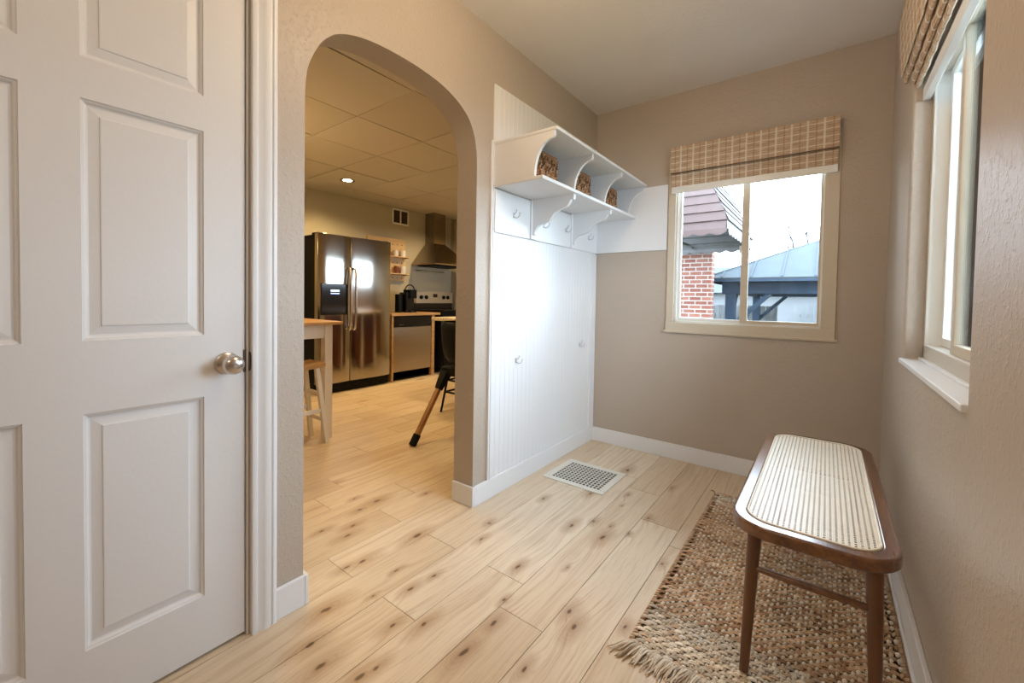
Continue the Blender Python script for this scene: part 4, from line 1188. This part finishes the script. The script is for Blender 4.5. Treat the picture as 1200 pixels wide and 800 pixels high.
# brick wing of the house beyond the hall
o = thing('brick_house_wing', 'red brick wing of the house seen at the left edge of the window', 'building', (-1.2, 6.2, GZ))
mk('brick_wall', B((-4.0, -.262, 5.36, 5.6, GZ, 3.2)), M['brick'], o)
mk('roof', B((-4.2, -.20, 5.33, 5.8, 3.2, 3.35)), M['shingle'], o)
def awning():
    t = thing('metal_awning', 'slatted dusty rose metal awning with scalloped valances, seen through the left pane', 'awning', (-.1, 4.1, 1.9))
    xr, ya, yb = .376, 3.04, 5.30      # front corner line x=xr
    xw = -1.0
    zb = 2.0; 
    # end panel facing the house (pink slats, stepped), curved outer edge
    prof = [(xr-.02, zb), (xr-.00, zb+.14), (xr-.02, zb+.22), (xr-.06, zb+.32), (xr-.115, zb+.43), (xr-.17, zb+.56), (xr-.30, zb+.85), (xr-.5, zb+1.1)]
    nb = 9
    def edge_x(z):
        for (x0_, z0_), (x1_, z1_) in zip(prof, prof[1:]):
            if z0_ <= z <= z1_: return x0_+(x1_-x0_)*(z-z0_)/(z1_-z0_)
        return prof[-1][0]
    for yy, nm in ((ya, 'end_panel'), (yb, 'end_panel')):
        bm = bmesh.new(); z = zb+.02; step = .118
        while z < zb+1.05:
            xe = edge_x(z); xe2 = edge_x(z+step)
            vs = [bm.verts.new(v) for v in ((xw, yy-.020, z), (xe, yy-.020, z), (xe2, yy, z+step), (xw, yy, z+step))]
            bm.faces.new(vs)
            vs2 = [bm.verts.new(v) for v in ((xw, yy-.020, z), (xe, yy-.020, z), (xe, yy+.006, z), (xw, yy+.006, z))]
            bm.faces.new(vs2); z += step
        o = mk(nm, bm, M['aw_pink'] if yy == ya else M['aw_grey'], t); s = o.modifiers.new('s', 'SOLIDIFY'); s.thickness = .004
        # scalloped valance of that end
        bm = bmesh.new(); N = 60; top = []; bot = []
        for k in range(N+1):
            x = xw+(xr-xw)*k/N; zz = zb-.020-.035*abs(math.sin((x-xr)*PI/.20))
            top.append(bm.verts.new((x, yy-.022, zb+.03))); bot.append(bm.verts.new((x, yy-.022, zz)))
        for k in range(N): bm.faces.new((top[k], top[k+1], bot[k+1], bot[k]))
        o = mk('end_valance', bm, M['aw_pink'] if yy == ya else M['aw_white'], t); s = o.modifiers.new('s', 'SOLIDIFY'); s.thickness = .004
    # long sloped front made of slats running along y
    bm = bmesh.new()
    z = zb+.02
    while z < zb+1.05:
        x0_ = edge_x(z)+.02; x1_ = edge_x(z+.118)
        vs = [bm.verts.new(v) for v in ((x0_, ya, z), (x0_, yb, z), (x1_, yb, z+.118), (x1_, ya, z+.118))]; bm.faces.new(vs)
        vs = [bm.verts.new(v) for v in ((x0_, ya, z), (x0_, yb, z), (x0_-.03, yb, z), (x0_-.03, ya, z))]; bm.faces.new(vs)
        z += .118
    o = mk('front_slats', bm, M['aw_white'], t); s = o.modifiers.new('s', 'SOLIDIFY'); s.thickness = .004
    bm = bmesh.new(); N = 90; top = []; bot = []
    for k in range(N+1):
        y = ya+(yb-ya)*k/N; zz = zb-.020-.035*abs(math.sin((y-ya)*PI/.20))
        top.append(bm.verts.new((xr+.02, y, zb+.04))); bot.append(bm.verts.new((xr+.02, y, zz)))
    for k in range(N): bm.faces.new((top[k], top[k+1], bot[k+1], bot[k]))
    o = mk('front_valance', bm, M['aw_white'], t); s = o.modifiers.new('s', 'SOLIDIFY'); s.thickness = .004
    mk('inner_rail', B((xw, xr, ya+.25, ya+.28, zb+.04, zb+.07), (xw, xr, yb-.4, yb-.37, zb+.04, zb+.07), (xw+.4, xw+.43, ya, yb, zb+.07, zb+.10)), M['aw_grey'], t)
    bm = bmesh.new(); vs = [bm.verts.new(v) for v in ((xw, ya, zb+.93), (xr-.3, ya, zb+.80), (xr-.3, yb, zb+.80), (xw, yb, zb+.93))]; bm.faces.new(vs)
    o = mk('top_sheet', bm, M['aw_grey'], t); s = o.modifiers.new('s', 'SOLIDIFY'); s.thickness = .01
awning()

def pavilion():
    t = thing('garden_pavilion', 'dark timber garden pavilion with blue-grey standing seam metal roof', 'pavilion', (2.3, 7.4, GZ))
    # eave corner seen at the left: y=5 plane gives x=-.336,z=1.50; scale out to y=5.6
    ye = 5.68; xe = -.45; ze = 1.50; xr_ = 5.2; yd = ye+5.4
    tan = .47
    run = 2.3; zr = ze+run*tan
    # roof faces (hip)
    bm = bmesh.new()
    P = {'a': (xe, ye, ze), 'b': (xr_, ye, ze), 'c': (xr_, yd, ze), 'd': (xe, yd, ze), 'e': (xe+run, ye+run, zr), 'f': (xr_-run, ye+run, zr)}
    for q in ('abfe', 'bcf', 'cdef', 'dae'):
        bm.faces.new([bm.verts.new(P[c]) for c in q])
    o = mk('roof', bm, M['metal_roof'], t); s = o.modifiers.new('s', 'SOLIDIFY'); s.thickness = .03
    for k in range(12):
        x = xe+.30+.47*k
        if x > xr_-.1: break
        top = min((x-xe), run, (xr_-x)); top = max(top, .05)
        bm = bmesh.new(); bar(bm, (x, ye+.01, ze+.035), (x, ye+top, ze+.035+top*tan), .03, .03); mk('roof_rib', bm, M['metal_roof'], t)
    bm = bmesh.new(); bar(bm, (xe, ye, ze+.03), P['e'], .06, .04); bar(bm, (xr_, ye, ze+.03), P['f'], .06, .04); bar(bm, P['e'], P['f'], .06, .05); mk('ridge_cap', bm, M['metal_roof'], t)
    mk('fascia', B((xe, xr_, ye, ye+.03, ze-.045, ze+.02), (xe, xe+.03, ye, yd, ze-.045, ze+.02), (xe, xr_, yd-.03, yd, ze-.045, ze+.02), (xr_-.03, xr_, ye, yd, ze-.045, ze+.02)), M['steel_blue'], t)
    # beams and posts
    yb = 6.15; xb = -.14; yb2 = yb+3.9; xb2 = xb+4.4; zt_ = 1.46; zb_ = 1.24
    mk('beam', B((xb-.08, xb2+.1, yb-.04, yb+.10, zb_, zt_)), M['steel_blue'], t, bevel=.01)
    mk('beam', B((xb-.08, xb2+.1, yb2-.04, yb2+.10, zb_, zt_)), M['steel_blue'], t, bevel=.01)
    mk('beam', B((xb-.04, xb+.10, yb, yb2, zb_, zt_)), M['steel_blue'], t, bevel=.01)
    mk('beam', B((xb2-.04, xb2+.10, yb, yb2, zb_, zt_)), M['steel_blue'], t, bevel=.01)
    for x in (xb, xb2-.16):
        for y in (yb, yb2-.1): mk('post', B((x-.02, x+.15, y-.03, y+.14, GZ, zb_)), M['steel_blue'], t, bevel=.01)
    for y in (yb+.04, yb2-.02):
        for x, s in ((xb+.1, 1), (xb2-.1, -1)):
            bm = bmesh.new(); bar(bm, (x, y, .62), (x+s*.62, y, zb_+.01), .08, .10, (0, 1, 0)); mk('brace', bm, M['steel_blue'], t)
    for x in (xb+.06,):
        bm = bmesh.new(); bar(bm, (x, yb+.1, .72), (x, yb+.65, zb_+.01), .08, .08, (1, 0, 0)); mk('brace', bm, M['steel_blue'], t)
    # ceiling boards
    bm = bmesh.new()
pavilion()
def garage():
    t = thing('neighbour_garage', 'pale siding garage with grey gable roof behind the pavilion', 'building', (-1, 15, GZ))
    mk('wall', B((-3.6, 2.0, 14.5, 19, GZ, 1.45)), M['siding'], t)
    bm = bmesh.new(); prism(bm, [(14.2, 1.42), (19.3, 1.42), (16.75, 2.55)], 'x', -3.9, 2.2); mk('roof', bm, M['shingle'], t)
    t = thing('neighbour_house', 'long pale neighbouring house low behind the picket fence', 'building', (8, 20, GZ))
    mk('wall', B((3.5, 12, 19, 24, GZ, 1.5)), M['siding'], t)
    bm = bmesh.new(); prism(bm, [(18.6, 1.45), (24.3, 1.45), (21.5, 2.9)], 'x', 3.2, 12.3); mk('roof', bm, M['shingle'], t)
garage()
def fence(x0, x1, y, z1, mat, name, label, w=.14, gap=.012):
    t = thing(name, label, 'fence', ((x0+x1)/2, y, GZ))
    bm = bmesh.new(); x = x0; rr = random.Random(int(y*10))
    while x < x1:
        box(bm, x, x+w-gap, y, y+.02, GZ, z1+rr.uniform(-.01, .01)); x += w
    mk('boards', bm, mat, t)
    mk('rail', B((x0, x1, y+.02, y+.06, GZ+.3, GZ+.39), (x0, x1, y+.02, y+.06, z1-.35, z1-.26)), mat, t)
fence(-1.6, .25, 10.6, .98, M['fencewood'], 'privacy_fence', 'weathered grey board fence between brick wing and pavilion')
fence(.6, 9.0, 12.4, 1.00, M['picket'], 'privacy_fence', 'pale upright board fence seen under the pavilion roof', .2, .02)
def tree(x, y, h, seed, label):
    t = thing('bare_tree', label, 'tree', (x, y, GZ), 'bare trees beyond the garden')
    rr = random.Random(seed); bm = bmesh.new()
    def grow(p, d, L, r, n):
        q = p+d*L; cyl(bm, p, q, r, r*.7, 5, False)
        if n == 0: return
        for _ in range(3 if n > 1 else 3):
            nd = (d+Vector((rr.uniform(-.65, .65), rr.uniform(-.65, .65), rr.uniform(-.1, .45)))).normalized()
            grow(q, nd, L*rr.uniform(.6, .85), r*.62, n-1)
    grow(Vector((x, y, GZ)), Vector((0, 0, 1)), h*.30, .11, 5)
    mk('branches', bm, M['bark'], t)
for x, y, h, s, lab in ((-7.5, 23, 8, 1, 'bare tree above the garage, left of the window mullion'), (0.2, 25, 7.0, 2, 'bare tree just left of the window mullion, behind the pavilion'), (4.6, 27, 6.2, 3, 'bare tree just right of the window mullion, over the pavilion roof'), (8.6, 29, 5.6, 4, 'faint bare tree peeping over the slope of the pavilion roof')):
    tree(x, y, h, s, lab)

# ------------------------------------------------------------------ sky, lights, camera
w = bpy.data.worlds.new('overcast'); S.world = w; w.use_nodes = True
nt = w.node_tree; n = nt.nodes; l = nt.links
tc = n.new('ShaderNodeTexCoord'); nz = n.new('ShaderNodeTexNoise'); nz.inputs['Scale'].default_value = 2.2; nz.inputs['Detail'].default_value = 3
l.new(tc.outputs['Generated'], nz.inputs['Vector'])
cr = n.new('ShaderNodeValToRGB'); cr.color_ramp.elements[0].position = .35; cr.color_ramp.elements[0].color = (.63, .80, 1, 1); cr.color_ramp.elements[1].position = .65; cr.color_ramp.elements[1].color = (.80, .91, 1, 1)
l.new(nz.outputs['Fac'], cr.inputs[0]); l.new(cr.outputs[0], n['Background'].inputs[0]); n['Background'].inputs[1].default_value = 11

def area(name, loc, rot, sx, sy, power, color, portal=False, shape='RECTANGLE'):
    L = bpy.data.lights.new(name, 'AREA'); L.shape = shape; L.size = sx; L.size_y = sy; L.energy = power; L.color = color
    if portal: L.cycles.is_portal = True
    o = bpy.data.objects.new(name, L); COL.objects.link(o); o.location = loc; o.rotation_euler = rot; return o
area('window_daylight_portal', ((wx0+wx1)/2, WB+.05, (wz0+wz1)/2), (PI/2, 0, PI), wx1-wx0, wz1-wz0, 1, (1, 1, 1), True).rotation_euler = (-PI/2, 0, 0)
area('window_daylight_portal', (W+RT+.02, (ry0+ry1)/2, (rz0+rz1)/2), (0, PI/2, 0), rz1-rz0, ry1-ry0, 1, (1, 1, 1), True)
def point(name, loc, power, color, r=.08):
    L = bpy.data.lights.new(name, 'POINT'); L.energy = power; L.color = color; L.shadow_soft_size = r
    o = bpy.data.objects.new(name, L); COL.objects.link(o); o.location = loc; return o
def spot(name, loc, power, color, size=150, r=.06):
    L = bpy.data.lights.new(name, 'SPOT'); L.energy = power; L.color = color; L.shadow_soft_size = r; L.spot_size = math.radians(size); L.spot_blend = .6
    o = bpy.data.objects.new(name, L); COL.objects.link(o); o.location = loc; return o
WARM = (1, .70, .40)
point('hall_ceiling_lamp', (.80, -1.85, 2.30), 11, (1, .76, .52), .16)
point('entry_fill_light', (1.0, -3.9, 2.25), 7, (1, .86, .70), .12)  # added fill light behind the camera, not a known fixture
area('window_daylight_portal', (.01, (q0+q1)/2, (q2+q3)/2), (0, PI/2, 0), q3-q2, q1-q0, 1, (1, 1, 1), True)
KW = (1, .68, .31)
point('kitchen_ceiling_fill', (-1.9, -1.9, 1.75), 10, KW, .1)  # added fill to brighten the kitchen ceiling, no pendant hangs here
spot('kitchen_downlight', (-2.807, -.356, KH-.02), 46, KW)
spot('kitchen_downlight', (-2.55, 1.25, KH-.02), 46, KW)
spot('kitchen_downlight', (-1.3, .45, KH-.02), 36, KW)
spot('kitchen_downlight', (-1.3, -1.15, KH-.02), 24, KW)
spot('kitchen_downlight', (-2.7, -2.1, KH-.02), 34, KW)

f, yaw, pitch, roll = 489.6662, .655, -.0258, .0164
fw = Vector((-math.sin(yaw)*math.cos(pitch), math.cos(yaw)*math.cos(pitch), math.sin(pitch)))
r = Vector((math.cos(yaw), math.sin(yaw), 0)); u = r.cross(fw)
r2 = r*math.cos(roll)+u*math.sin(roll); u2 = -r*math.sin(roll)+u*math.cos(roll)
cam = bpy.data.cameras.new('camera'); cam.sensor_width = 36; cam.lens = 36*f/1200; cam.shift_x = 7.04/1200; cam.shift_y = -37.76/1200; cam.clip_start = .02
co = bpy.data.objects.new('camera', cam); COL.objects.link(co)
m = Matrix((r2, u2, -fw)).transposed().to_4x4(); m.translation = Vector((1.42278, -2.954488, 1.0764)); co.matrix_world = m
S.camera = co
S.view_settings.view_transform = 'Standard'; S.view_settings.look = 'None'; S.view_settings.gamma = 1; S.view_settings.use_curve_mapping = False
S.view_settings.exposure = .75
S.cycles.use_denoising = True
S.cycles.max_bounces = 10; S.cycles.diffuse_bounces = 6; S.cycles.transparent_max_bounces = 12
S.cycles.sample_clamp_indirect = 6
